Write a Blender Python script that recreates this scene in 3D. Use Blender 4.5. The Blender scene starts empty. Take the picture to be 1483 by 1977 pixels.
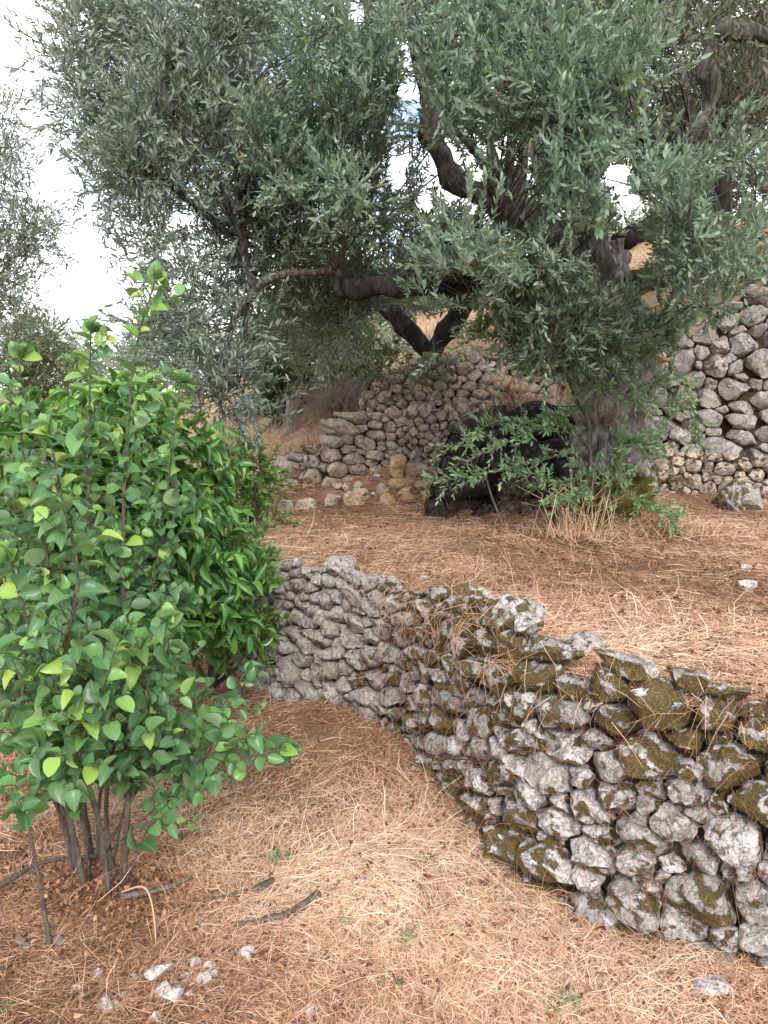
import bpy, bmesh, math, random
import numpy as np
from mathutils import Vector, Matrix, noise as mnoise

random.seed(11)
rng = np.random.default_rng(11)
C = bpy.context.scene.collection
R = math.radians

# ------------------------------------------------------------------ camera, sky, sun, exposure
sc = bpy.context.scene
PITCH = R(8.7)
EYE = np.array([0.0, 0.0, 1.6])
FPX = 1485.0
cam_d = bpy.data.cameras.new('camera')
cam = bpy.data.objects.new('camera', cam_d)
C.objects.link(cam)
cam.location = EYE
cam.rotation_euler = (R(90) - PITCH, 0, 0)
cam_d.sensor_fit = 'VERTICAL'
cam_d.sensor_height = 36.0
cam_d.lens = FPX / 1977 * 36.0
cam_d.clip_start = 0.05
cam_d.clip_end = 3000
sc.camera = cam

SUN_EL, SUN_AZ = R(37), math.atan2(0.10, -0.85)
sdir = Vector((math.sin(SUN_AZ) * math.cos(SUN_EL), math.cos(SUN_AZ) * math.cos(SUN_EL), math.sin(SUN_EL)))
sl = bpy.data.lights.new('sun', 'SUN')
sl.energy = 1.5
sl.angle = R(14)
sl.color = (1.0, 0.94, 0.86)
so = bpy.data.objects.new('sun', sl)
C.objects.link(so)
so.rotation_euler = sdir.to_track_quat('Z', 'Y').to_euler()

world = bpy.data.worlds.new('World')
sc.world = world
world.use_nodes = True
wn, wl = world.node_tree.nodes, world.node_tree.links
wn.clear()
w_out = wn.new('ShaderNodeOutputWorld')
w_bg = wn.new('ShaderNodeBackground')
w_bg.inputs['Strength'].default_value = 0.12
w_sky = wn.new('ShaderNodeTexSky')
w_sky.sky_type = 'NISHITA'
w_sky.sun_disc = False
w_sky.sun_elevation = SUN_EL
w_sky.sun_rotation = SUN_AZ
w_tc = wn.new('ShaderNodeTexCoord')
w_map = wn.new('ShaderNodeMapping')
w_map.inputs['Scale'].default_value = (1.3, 1.3, 3.2)
w_map.inputs['Location'].default_value = (0.35, 0.1, 0.2)
w_nz = wn.new('ShaderNodeTexNoise')
w_nz.inputs['Scale'].default_value = 2.2
w_nz.inputs['Detail'].default_value = 7
w_nz.inputs['Roughness'].default_value = 0.55
w_rp = wn.new('ShaderNodeValToRGB')
w_rp.color_ramp.elements[0].position = 0.40
w_rp.color_ramp.elements[0].color = (0.12, 0.12, 0.12, 1)
w_rp.color_ramp.elements[1].position = 0.50
w_mx = wn.new('ShaderNodeMix')
w_mx.data_type = 'RGBA'
w_mx.inputs['B'].default_value = (9.6, 9.7, 10.0, 1)
wl.new(w_tc.outputs['Generated'], w_map.inputs['Vector'])
wl.new(w_map.outputs['Vector'], w_nz.inputs['Vector'])
wl.new(w_nz.outputs['Fac'], w_rp.inputs['Fac'])
wl.new(w_rp.outputs['Color'], w_mx.inputs['Factor'])
wl.new(w_sky.outputs['Color'], w_mx.inputs['A'])
wl.new(w_mx.outputs['Result'], w_bg.inputs['Color'])
wl.new(w_bg.outputs['Background'], w_out.inputs['Surface'])

sc.view_settings.view_transform = 'Standard'
sc.view_settings.look = 'None'
sc.view_settings.exposure = 1.15
sc.view_settings.gamma = 1.0
sc.view_settings.use_curve_mapping = False
sc.render.engine = 'CYCLES'
sc.cycles.max_bounces = 6
sc.cycles.diffuse_bounces = 3
sc.cycles.glossy_bounces = 2
sc.cycles.transmission_bounces = 3
sc.cycles.caustics_reflective = False
sc.cycles.caustics_refractive = False
sc.cycles.sample_clamp_indirect = 6.0

# ------------------------------------------------------------------ small maths helpers
CP, SP = math.cos(PITCH), math.sin(PITCH)

def ray(u, v):
    cx, cy = (u - 741.5) / FPX, (988.5 - v) / FPX
    return np.array([cx, CP + SP * cy, -SP + CP * cy])

def P(u, v, Y):                       # the point at depth Y seen at that place of the photograph
    d = ray(u, v)
    return EYE + d * (Y / d[1])

def G(u, v, z=0.0):
    d = ray(u, v)
    return EYE + d * ((z - EYE[2]) / d[2])

def project(p):
    p = np.atleast_2d(p) - EYE
    fwd = p[:, 1] * CP - p[:, 2] * SP
    up = p[:, 1] * SP + p[:, 2] * CP
    fwd = np.where(fwd < 0.05, 0.05, fwd)
    return 741.5 + FPX * p[:, 0] / fwd, 988.5 - FPX * up / fwd

def nrm(a):
    return a / np.maximum(np.linalg.norm(a, axis=-1, keepdims=True), 1e-9)

class SineNoise:                      # cheap smooth vector noise
    def __init__(self, seed, freq, octaves=4, dim=2):
        r = np.random.default_rng(seed)
        self.t = []
        for o in range(octaves):
            for _ in range(5):
                k = r.normal(size=dim)
                k = k / np.linalg.norm(k) * freq * 2 ** o * r.uniform(.7, 1.3)
                self.t.append((k, r.uniform(0, 6.28), 0.5 ** o / 2.2))
    def __call__(self, *c):
        s = 0.0
        for k, ph, a in self.t:
            s = s + a * np.sin(sum(ki * ci for ki, ci in zip(k, c)) + ph)
        return s

def smooth(e0, e1, x):
    t = np.clip((x - e0) / (e1 - e0), 0, 1)
    return t * t * (3 - 2 * t)

def in_poly(x, y, poly):
    inside = np.zeros(np.shape(x), bool)
    n = len(poly)
    for i in range(n):
        x1, y1 = poly[i][:2]
        x2, y2 = poly[(i + 1) % n][:2]
        c = ((y1 > y) != (y2 > y)) & (x < (x2 - x1) * (y - y1) / ((y2 - y1) or 1e-9) + x1)
        inside ^= c
    return inside

def dist_line(x, y, pts):
    d = np.full(np.shape(x), 1e9)
    for (x1, y1), (x2, y2) in zip(pts[:-1], pts[1:]):
        dx, dy = x2 - x1, y2 - y1
        t = np.clip(((x - x1) * dx + (y - y1) * dy) / (dx * dx + dy * dy), 0, 1)
        d = np.minimum(d, np.hypot(x - x1 - t * dx, y - y1 - t * dy))
    return d

# ------------------------------------------------------------------ object helpers
def mesh(name, V, F, mat, tint=None, uv=None, smooth_shade=True):
    V = np.asarray(V, np.float32)
    F = np.asarray(F, np.int32)
    me = bpy.data.meshes.new(name)
    n, k = F.shape
    me.vertices.add(len(V))
    me.vertices.foreach_set('co', V.ravel())
    me.loops.add(n * k)
    me.loops.foreach_set('vertex_index', F.ravel())
    me.polygons.add(n)
    me.polygons.foreach_set('loop_start', np.arange(0, n * k, k, dtype=np.int32))
    me.polygons.foreach_set('use_smooth', np.full(n, smooth_shade))
    if tint is not None:
        a = me.attributes.new('tint', 'FLOAT', 'POINT')
        a.data.foreach_set('value', np.asarray(tint, np.float32))
    if uv is not None:
        l = me.uv_layers.new(name='UVMap')
        l.data.foreach_set('uv', np.asarray(uv, np.float32)[F.ravel()].ravel())
    me.materials.append(mat)
    me.update(calc_edges=True)
    return me

def link(name, data, parent=None, loc=None, **props):
    o = bpy.data.objects.new(name, data)
    C.objects.link(o)
    if parent is not None:
        o.parent = parent
    if loc is not None:
        o.location = loc
    for k, v in props.items():
        if v is not None:
            o[k] = v
    return o

def thing(name, label, cat, loc=(0, 0, 0), group=None):
    return link(name, None, None, loc, label=label, category=cat, group=group)

def cat_meshes(parts):                # join (V, F, tint[, uv]) tuples
    Vs, Fs, Ts, Us, off = [], [], [], [], 0
    for p in parts:
        Vs.append(p[0]); Fs.append(np.asarray(p[1]) + off); Ts.append(p[2])
        if len(p) > 3: Us.append(p[3])
        off += len(p[0])
    return (np.concatenate(Vs), np.concatenate(Fs), np.concatenate(Ts)) + ((np.concatenate(Us),) if Us else ())

def catmull(pts, per=6):
    p = np.asarray(pts, float)
    if len(p) < 3:
        t = np.linspace(0, 1, per + 1)[:, None]
        return p[0] * (1 - t) + p[-1] * t
    q = np.vstack([2 * p[0] - p[1], p, 2 * p[-1] - p[-2]])
    out = []
    for i in range(1, len(q) - 2):
        for k in range(per):
            t = k / per
            out.append(.5 * (2 * q[i] + (q[i + 1] - q[i - 1]) * t + (2 * q[i - 1] - 5 * q[i] + 4 * q[i + 1] - q[i + 2]) * t ** 2
                             + (3 * q[i] - q[i - 1] - 3 * q[i + 1] + q[i + 2]) * t ** 3))
    out.append(p[-1])
    return np.array(out)

def tube(pts, radii, nseg=8, per=5, rough=0.0, freq=12.0, cap=True, tint=0.5, furrow=0.0):
    """pts (n,3) with one radius each -> quads"""
    pr = catmull(np.hstack([np.asarray(pts, float), np.asarray(radii, float)[:, None]]), per)
    c, r = pr[:, :3], np.maximum(pr[:, 3], 0.0006)
    T = nrm(np.gradient(c, axis=0))
    ref = np.array([0.31, 0.17, 0.93])
    A = nrm(np.cross(T, ref))
    for i in range(1, len(A)):
        a = A[i - 1] - T[i] * (A[i - 1] @ T[i])
        A[i] = a / max(np.linalg.norm(a), 1e-6)
    B = np.cross(T, A)
    th = np.linspace(0, 2 * math.pi, nseg, endpoint=False)
    ring = np.cos(th)[None, :, None] * A[:, None, :] + np.sin(th)[None, :, None] * B[:, None, :]
    rr = np.repeat(r[:, None], nseg, 1)
    if furrow:
        ph = np.cumsum(np.full(len(r), .13))[:, None]
        rr = rr * (1 + furrow * np.sin(th * 5 + ph * 2) + furrow * .7 * np.sin(th * 9 - ph * 3.1))
    V = c[:, None, :] + ring * rr[:, :, None]
    if furrow >= .06 and nseg > 40:
        bk = np.array([mnoise.fractal(Vector((v[0] * 30, v[1] * 30, v[2] * 5)), .8, 2.1, 4) for v in V.reshape(-1, 3)]).reshape(rr.shape)
        V = V - ring * (np.abs(bk) * .030)[:, :, None]
    if rough:
        n = np.array([mnoise.fractal(Vector(v * freq), 0.9, 2.1, 3) for v in V.reshape(-1, 3)]).reshape(rr.shape)
        V = V + ring * (n * rough * r.max() + n * rough * rr * .6)[:, :, None]
    m = len(c)
    i, j = np.meshgrid(np.arange(m - 1), np.arange(nseg), indexing='ij')
    j2 = (j + 1) % nseg
    F = np.stack([i * nseg + j, i * nseg + j2, (i + 1) * nseg + j2, (i + 1) * nseg + j], -1).reshape(-1, 4)
    V = V.reshape(-1, 3)
    if cap:
        nv = len(V)
        V = np.vstack([V, c[0] - T[0] * r[0] * .15, c[-1] + T[-1] * r[-1] * .15])
        a = np.arange(nseg)
        b = (a + 1) % nseg
        F = np.vstack([F, np.stack([b, a, np.full(nseg, nv), np.full(nseg, nv)], -1),
                       np.stack([(m - 1) * nseg + a, (m - 1) * nseg + b, np.full(nseg, nv + 1), np.full(nseg, nv + 1)], -1)])
        F = np.asarray(F)
    return V, F, np.full(len(V), tint)

def quads_fix(F):                     # degenerate cap quads -> all triangles
    t1 = F[:, [0, 1, 2]]
    t2 = F[:, [0, 2, 3]]
    t2 = t2[t2[:, 1] != t2[:, 2]]
    return np.vstack([t1, t2])

def tubes_mesh(name, tubes, mat, origin=(0, 0, 0)):
    V, F, T = cat_meshes(tubes)[:3]
    return mesh(name, V - np.asarray(origin), quads_fix(F), mat, T)

def fast_twigs(A, Bm, Cc, r0, r1, tint):
    """many three-sided thin stems through three points each"""
    n = len(A)
    pts = np.stack([A, Bm, Cc], 1)
    T = nrm(Cc - A)
    ref = np.where(np.abs(T[:, 2:3]) > .8, np.array([[1., 0, 0]]), np.array([[0., 0, 1.]]))
    S = nrm(np.cross(T, ref))
    U = np.cross(S, T)
    rad = np.stack([r0, (r0 + r1) / 2, r1], 1)
    V = np.zeros((n, 3, 3, 3))
    for k, a in enumerate((0, 2.094, 4.189)):
        V[:, :, k] = pts + (S * math.cos(a) + U * math.sin(a))[:, None, :] * rad[:, :, None]
    base = []
    for i in range(2):
        for k in range(3):
            k2 = (k + 1) % 3
            base.append((i * 3 + k, i * 3 + k2, (i + 1) * 3 + k2)); base.append((i * 3 + k, (i + 1) * 3 + k2, (i + 1) * 3 + k))
    F = (np.arange(n) * 9)[:, None, None] + np.array(base)[None]
    return V.reshape(-1, 3), F.reshape(-1, 3), np.repeat(tint, 9)

# leaf templates: (x along, y across, z lift) and triangles
def leaf_template(nx, prof, curl=.0, fold=.0, wave=0.0):
    xs = np.linspace(0, 1, nx + 1)
    V = [(0, 0, 0)]
    F = []
    for i, x in enumerate(xs[1:-1]):
        w = prof(x)
        z = -curl * x * x
        f = fold * w
        wv = wave * math.sin(i * 2.4)
        V += [(x, w / 2, z + f + wv), (x, 0, z), (x, -w / 2, z + f - wv)]
    V.append((1, 0, -curl))
    e = len(V) - 1
    F += [(0, 2, 1), (0, 3, 2)]
    for i in range(nx - 2):
        a = 1 + 3 * i
        F += [(a, a + 1, a + 4), (a, a + 4, a + 3), (a + 1, a + 2, a + 5), (a + 1, a + 5, a + 4)]
    a = 1 + 3 * (nx - 2)
    F += [(a, a + 1, e), (a + 1, a + 2, e)]
    return np.array(V, float), np.array(F)
T_OLIVE = (np.array([(0, 0, 0), (.3, .5, .01), (.35, -.5, .01), (.7, .42, -.03), (.72, -.42, -.03), (1, 0, -.1)]),
           np.array([(0, 2, 1), (1, 2, 4), (1, 4, 3), (3, 4, 5)]))
T_BROAD = leaf_template(7, lambda x: 1.0 * math.sin(math.pi * x ** .85) ** .6, curl=.22, fold=.16, wave=.015)
T_LONG = leaf_template(5, lambda x: math.sin(math.pi * x ** .85) ** .9, curl=.25, fold=.18)
T_CURL = leaf_template(4, lambda x: math.sin(math.pi * x ** .8), curl=.55, fold=.35)
T_SMALL = leaf_template(3, lambda x: math.sin(math.pi * x ** .8), curl=.15, fold=.15)

def leaves(O, D, N, L, W, tint, tpl):
    tv, tf = tpl
    D = nrm(D)
    B = nrm(np.cross(N, D))
    N = np.cross(D, B)
    V = (O[:, None] + D[:, None] * (L[:, None, None] * tv[None, :, 0:1]) + B[:, None] * (W[:, None, None] * tv[None, :, 1:2])
         + N[:, None] * (L[:, None, None] * tv[None, :, 2:3]))
    n, m = len(O), len(tv)
    F = (np.arange(n) * m)[:, None, None] + tf[None]
    uv = np.tile(np.stack([tv[:, 0], tv[:, 1] + .5], 1), (n, 1))
    return V.reshape(-1, 3), F.reshape(-1, 3), np.repeat(tint, m), uv

def spray_leaves(O, D, L, K, leaf_l, leaf_w, ang=.75, droop=.15, per_node=2, up=.25, jit=.25, r=None):
    """leaf data for sprays: O, D (n,3), L (n,)"""
    r = r or rng
    n = len(O)
    D = nrm(D)
    ref = nrm(r.normal(size=(n, 3)))
    S = nrm(np.cross(D, ref))
    U = np.cross(S, D)
    t = (np.arange(K) + .7) / K
    pos = O[:, None] + D[:, None] * (L[:, None] * t)[:, :, None]
    pos[:, :, 2] -= droop * L[:, None] * t ** 2
    tan = D[:, None] + np.array([0, 0, -2 * droop])[None, None] * t[None, :, None]
    tan = nrm(np.broadcast_to(tan, pos.shape))
    os_, ds, ns = [], [], []
    for k in range(per_node):
        phi = (np.arange(K) * (math.pi / 2 if per_node == 2 else 2.4) + k * math.pi)[None, :] + r.normal(0, .3, (n, K))
        side = np.cos(phi)[:, :, None] * S[:, None] + np.sin(phi)[:, :, None] * U[:, None]
        a = ang * (1 - .35 * t)[None, :, None] + r.normal(0, jit * .6, (n, K, 1))
        d = tan * np.cos(a) + side * np.sin(a) + np.array([0, 0, up * .5])
        nn = side * -np.sin(a) + tan * np.cos(a) + np.array([0, 0, up * 2]) + r.normal(0, jit, (n, K, 3))
        os_.append(pos); ds.append(d); ns.append(nn)
    O2 = np.concatenate(os_, 1).reshape(-1, 3)
    D2 = nrm(np.concatenate(ds, 1).reshape(-1, 3) + r.normal(0, jit * .5, (n * K * per_node, 3)))
    N2 = np.concatenate(ns, 1).reshape(-1, 3)
    m = len(O2)
    ll = leaf_l * r.uniform(.65, 1.2, m)
    ww = ll / leaf_l * leaf_w * r.uniform(.8, 1.15, m)
    end = O + D * L[:, None]
    end[:, 2] -= droop * L
    mid = O + D * (L * .5)[:, None]
    mid[:, 2] -= droop * L * .25
    return O2, D2, N2, ll, ww, mid, end

# ------------------------------------------------------------------ materials
class NT:
    def __init__(self, name):
        self.m = bpy.data.materials.new(name)
        self.m.use_nodes = True
        self.n, self.l = self.m.node_tree.nodes, self.m.node_tree.links
        self.n.clear()
        self.out = self.n.new('ShaderNodeOutputMaterial')
    def node(self, t, **kw):
        x = self.n.new(t)
        for k, v in kw.items():
            if k.startswith('i_'):
                self.set(x, k[2:].replace('_', ' '), v)
            else:
                setattr(x, k, v)
        return x
    def set(self, node, sock, v):
        s = node.inputs[sock]
        if hasattr(v, 'is_linked') or hasattr(v, 'links'):
            self.l.new(v, s)
        else:
            s.default_value = v
    def noise(self, vec, scale, detail=4, rough=.55, dist=0.0):
        x = self.node('ShaderNodeTexNoise')
        self.l.new(vec, x.inputs['Vector'])
        x.inputs['Scale'].default_value = scale
        x.inputs['Detail'].default_value = detail
        x.inputs['Roughness'].default_value = rough
        x.inputs['Distortion'].default_value = dist
        return x.outputs['Fac']
    def ramp(self, fac, stops, interp='LINEAR'):
        x = self.node('ShaderNodeValToRGB')
        self.l.new(fac, x.inputs['Fac'])
        cr = x.color_ramp
        cr.interpolation = interp
        while len(cr.elements) < len(stops):
            cr.elements.new(.5)
        for e, (p, c) in zip(cr.elements, stops):
            e.position = p
            e.color = (*c, 1) if len(c) == 3 else c
        return x.outputs['Color']
    def mix(self, fac, a, b, mode='MIX'):
        x = self.node('ShaderNodeMix', data_type='RGBA', blend_type=mode)
        self.set(x, 'Factor', fac)
        for s, v in (('A', a), ('B', b)):
            if isinstance(v, tuple):
                v = (*v, 1) if len(v) == 3 else v
            self.set(x, s, v)
        return x.outputs['Result']
    def math(self, op, a, b=0.0, clamp=False):
        x = self.node('ShaderNodeMath', operation=op, use_clamp=clamp)
        for i, v in enumerate((a, b)):
            if hasattr(v, 'links'):
                self.l.new(v, x.inputs[i])
            else:
                x.inputs[i].default_value = v
        return x.outputs[0]
    def mrange(self, v, a, b, c=0.0, d=1.0):
        x = self.node('ShaderNodeMapRange')
        for i, q in enumerate((v, a, b, c, d)):
            if hasattr(q, 'links'):
                self.l.new(q, x.inputs[i])
            else:
                x.inputs[i].default_value = q
        return x.outputs[0]
    def attr(self, name, t='GEOMETRY'):
        x = self.node('ShaderNodeAttribute', attribute_type=t, attribute_name=name)
        return x.outputs['Fac']
    def bump(self, h, strength, dist):
        x = self.node('ShaderNodeBump')
        self.l.new(h, x.inputs['Height'])
        x.inputs['Strength'].default_value = strength
        x.inputs['Distance'].default_value = dist
        return x.outputs['Normal']
    def principled(self, col, rough=.9, normal=None, spec=.3):
        x = self.node('ShaderNodeBsdfPrincipled')
        self.set(x, 'Base Color', (*col, 1) if isinstance(col, tuple) else col)
        self.set(x, 'Roughness', rough)
        x.inputs['Specular IOR Level'].default_value = spec
        if normal is not None:
            self.l.new(normal, x.inputs['Normal'])
        return x.outputs['BSDF']
    def end(self, sh):
        self.l.new(sh, self.out.inputs['Surface'])
        return self.m

def objcoord(t, shift=True):
    tc = t.node('ShaderNodeTexCoord').outputs['Object']
    if not shift:
        return tc
    rnd = t.node('ShaderNodeObjectInfo').outputs['Random']
    k = t.math('MULTIPLY', rnd, 53.0)
    v = t.node('ShaderNodeVectorMath', operation='ADD')
    t.l.new(tc, v.inputs[0])
    t.l.new(k, v.inputs[1])
    return v.outputs[0]

def stone_material(name, dark, light, warm):
    t = NT(name)
    v = objcoord(t)
    rnd = t.node('ShaderNodeObjectInfo').outputs['Random']
    moss, lich = t.attr('tint'), t.attr('lichen', 'OBJECT')
    n1 = t.noise(v, 7, 9, .65)
    base = t.ramp(n1, [(.25, dark), (.5, tuple((a + b) / 2 for a, b in zip(dark, light))), (.72, light)])
    base = t.mix(t.mrange(rnd, 0, 1, 0, .65), base, warm)
    fine = t.noise(v, 48, 9, .75)
    base = t.mix(t.mrange(fine, .3, .6, .5, 0), base, tuple(c * .45 for c in dark))
    sp = t.noise(v, 34, 5, .6, .3)
    n2 = t.noise(v, 19, 8, .7, .5)
    thr = t.mrange(lich, 0, 1, .76, .42)
    lf = t.mrange(t.math('SUBTRACT', n2, thr), 0, .035)
    whit = t.ramp(fine, [(.3, (.48, .45, .43)), (.5, (.61, .575, .555)), (.66, (.72, .69, .67))])
    base = t.mix(lf, base, whit)
    ck = t.math('ABSOLUTE', t.math('SUBTRACT', t.noise(v, 11, 7, .62, .8), .5))
    crk = t.mrange(ck, 0, .014, 1, 0)
    pit = t.mrange(t.noise(v, 85, 4, .6), .36, .46, 1, 0)
    base = t.mix(t.math('MULTIPLY', crk, .35), base, tuple(c * .35 for c in dark))
    base = t.mix(t.math('MULTIPLY', pit, .3), base, tuple(c * .4 for c in dark))
    spk = t.mrange(sp, .58, .63)
    base = t.mix(t.math('MULTIPLY', spk, .6), base, (.075, .07, .07))
    geo = t.node('ShaderNodeNewGeometry')
    sx = t.node('ShaderNodeSeparateXYZ')
    t.l.new(geo.outputs['Normal'], sx.inputs[0])
    n3 = t.noise(v, 62, 7, .75, .3)
    mh = t.math('ADD', moss, t.math('MULTIPLY', t.math('SUBTRACT', n3, .5), 2.0))
    mf = t.mrange(mh, -.06, .14)
    mfine = t.noise(v, 190, 3, .7)
    mcol = t.ramp(mfine, [(.3, (.06, .042, .018)), (.5, (.21, .155, .065)), (.72, (.42, .33, .15))])
    mcol = t.mix(t.mrange(t.noise(v, 17, 3), .4, .65), mcol, t.mix(.5, mcol, (.12, .07, .03)))
    base = t.mix(mf, base, mcol)
    hh = t.math('ADD', t.math('MULTIPLY', n1, .5), t.math('MULTIPLY', fine, .35))
    hh = t.math('SUBTRACT', hh, t.math('ADD', t.math('MULTIPLY', crk, .14), t.math('MULTIPLY', pit, .10)))
    hh = t.math('ADD', hh, t.math('MULTIPLY', mf, t.math('ADD', t.math('MULTIPLY', mfine, .5), .18)))
    nb = t.bump(hh, 1.0, .035)
    return t.end(t.principled(base, .95, nb, .15))

M_STONE = stone_material('limestone', (.31, .29, .27), (.60, .565, .53), (.54, .49, .44))
M_STONE_TAN = stone_material('tan_limestone', (.40, .335, .275), (.74, .65, .55), (.66, .52, .39))
M_PEBBLE = stone_material('pale_pebble', (.55, .49, .47), (.82, .76, .73), (.76, .66, .61))
M_STONE_ORANGE = stone_material('ochre_limestone', (.46, .31, .20), (.76, .60, .46), (.68, .38, .18))

def straw_material(name, stops):
    t = NT(name)
    a = t.attr('tint')
    v = t.node('ShaderNodeTexCoord').outputs['Object']
    big = t.noise(v, 2.3, 4, .6)
    a2 = t.math('ADD', a, t.mrange(big, .3, .7, -.16, .16))
    col = t.ramp(a2, stops)
    p = t.principled(col, .6, None, .35)
    tr = t.node('ShaderNodeBsdfTranslucent')
    t.l.new(col, tr.inputs['Color'])
    ms = t.node('ShaderNodeMixShader')
    ms.inputs[0].default_value = .2
    t.l.new(p, ms.inputs[1]); t.l.new(tr.outputs[0], ms.inputs[2])
    return t.end(ms.outputs[0])

M_STRAW = straw_material('dry_straw', [(0, (.12, .06, .035)), (.25, (.37, .20, .12)), (.5, (.63, .38, .24)), (.8, (.82, .56, .39)), (1, (.91, .74, .555))])
M_BROWN = straw_material('dead_brown_leaf', [(0, (.09, .04, .025)), (.5, (.34, .16, .085)), (1, (.58, .34, .20))])
M_RED = straw_material('dead_creeper', [(0, (.10, .035, .025)), (.5, (.30, .12, .075)), (1, (.55, .30, .19))])

def soil_material(name, a, b, c, scale=3.0, bump=.03):
    t = NT(name)
    v = t.node('ShaderNodeTexCoord').outputs['Object']
    n = t.noise(v, scale, 8, .6)
    f = t.noise(v, scale * 22, 5, .7)
    col = t.ramp(n, [(.3, a), (.5, b), (.7, c)])
    col = t.mix(t.mrange(f, .35, .65, .6, 0), col, tuple(x * .35 for x in a))
    return t.end(t.principled(col, .95, t.bump(f, .8, bump), .1))
M_SOIL = soil_material('straw_littered_soil', (.16, .09, .055), (.34, .205, .13), (.50, .33, .215))
M_CORE = soil_material('wall_earth', (.09, .065, .045), (.15, .11, .075), (.22, .165, .115), 9)
M_HILL = soil_material('dry_hill_grass', (.30, .25, .14), (.50, .34, .21), (.62, .44, .28), .9)

def leaf_material(name, cols, back, random_from='attr', vein=True, rough=.36, trans=.30, odd=None):
    t = NT(name)
    if random_from == 'attr':
        a = t.attr('tint')
    else:
        a = t.node('ShaderNodeObjectInfo').outputs['Random']
    n = len(cols)
    col = t.ramp(a, [(i / (n - 1), c) for i, c in enumerate(cols)])
    if odd:
        col = t.mix(t.mrange(a, odd[0], odd[0] + .002), col, odd[1])
    if vein:
        uv = t.node('ShaderNodeUVMap').outputs[0]
        s = t.node('ShaderNodeSeparateXYZ')
        t.l.new(uv, s.inputs[0])
        d = t.math('ABSOLUTE', t.math('SUBTRACT', s.outputs['Y'], .5))
        mid = t.mrange(d, .015, .05, .5, 0)
        w = t.math('SINE', t.math('MULTIPLY', t.math('SUBTRACT', s.outputs['X'], t.math('MULTIPLY', d, .5)), 52.0))
        sv = t.mrange(w, .8, 1.0, 0, .22)
        col = t.mix(t.math('MAXIMUM', mid, sv), col, t.mix(.6, col, (.35, .48, .2)))
    mo = t.noise(t.node('ShaderNodeNewGeometry').outputs['Position'], 38, 4, .6)
    col = t.mix(t.mrange(mo, .5, .75, 0, .45), col, t.mix(.5, col, (.25, .26, .06)))
    g = t.node('ShaderNodeNewGeometry')
    c2 = t.mix(g.outputs['Backfacing'], col, t.mix(.55, col, back))
    p = t.principled(c2, rough, None, .45)
    tr = t.node('ShaderNodeBsdfTranslucent')
    t.l.new(t.mix(.5, c2, (.22, .34, .05)), tr.inputs['Color'])
    ms = t.node('ShaderNodeMixShader')
    ms.inputs[0].default_value = trans
    t.l.new(p, ms.inputs[1]); t.l.new(tr.outputs[0], ms.inputs[2])
    return t.end(ms.outputs[0])

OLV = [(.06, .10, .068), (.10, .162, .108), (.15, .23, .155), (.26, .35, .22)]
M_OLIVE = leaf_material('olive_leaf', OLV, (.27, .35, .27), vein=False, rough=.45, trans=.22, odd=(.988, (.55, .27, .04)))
M_OLIVE_FAR = leaf_material('olive_leaf_veiled', [(.10, .14, .112), (.155, .205, .165), (.21, .27, .22), (.30, .37, .30)], (.29, .33, .29), vein=False, rough=.5, trans=.22)  # paler, bluer leaf colour, the veil of glare painted into it
M_OLIVE_SHADED = leaf_material('olive_leaf_shaded', [(.05, .06, .04), (.08, .09, .06), (.115, .12, .08), (.15, .16, .11)], (.16, .15, .11), vein=False, rough=.6, trans=.2)  # brown-dark leaf colour with the shade inside the crown painted in
M_OLIVE_NEW = leaf_material('olive_shoot_leaf', [(.10, .19, .10), (.16, .27, .15), (.22, .36, .17), (.34, .48, .18)], (.34, .42, .30), vein=False, rough=.4, trans=.3)
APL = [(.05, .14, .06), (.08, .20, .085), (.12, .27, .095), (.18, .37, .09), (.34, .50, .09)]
M_APPLE = leaf_material('quince_leaf', APL, (.24, .34, .20), trans=.3)
M_APPLE_OBJ = leaf_material('quince_leaf_single', APL, (.24, .34, .20), 'obj', trans=.3)
LRL = [(.03, .11, .035), (.05, .17, .045), (.09, .25, .05), (.16, .36, .06), (.30, .50, .09)]
M_GLOSS = leaf_material('glossy_bush_leaf', LRL, (.12, .24, .08), rough=.3, trans=.28, odd=(.985, (.5, .3, .05)))
M_GLOSS_OBJ = leaf_material('glossy_bush_leaf_single', LRL, (.12, .24, .08), 'obj', rough=.3, trans=.28)
M_LIGHT = leaf_material('light_green_leaf', [(.10, .20, .06), (.16, .29, .08), (.26, .42, .12)], (.2, .32, .12), vein=False, trans=.35)
M_FARLEAF = leaf_material('far_leaf', [(.07, .10, .05), (.12, .155, .08), (.19, .22, .12)], (.22, .24, .15), vein=False, trans=.25)
M_DULL = leaf_material('dull_green_leaf', [(.07, .11, .05), (.12, .18, .075), (.19, .27, .11)], (.2, .25, .15), vein=False, trans=.25)
M_FLOWER = leaf_material('cream_blossom', [(.55, .56, .38), (.75, .74, .58), (.82, .82, .7)], (.8, .8, .7), vein=False, trans=.2)

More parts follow.
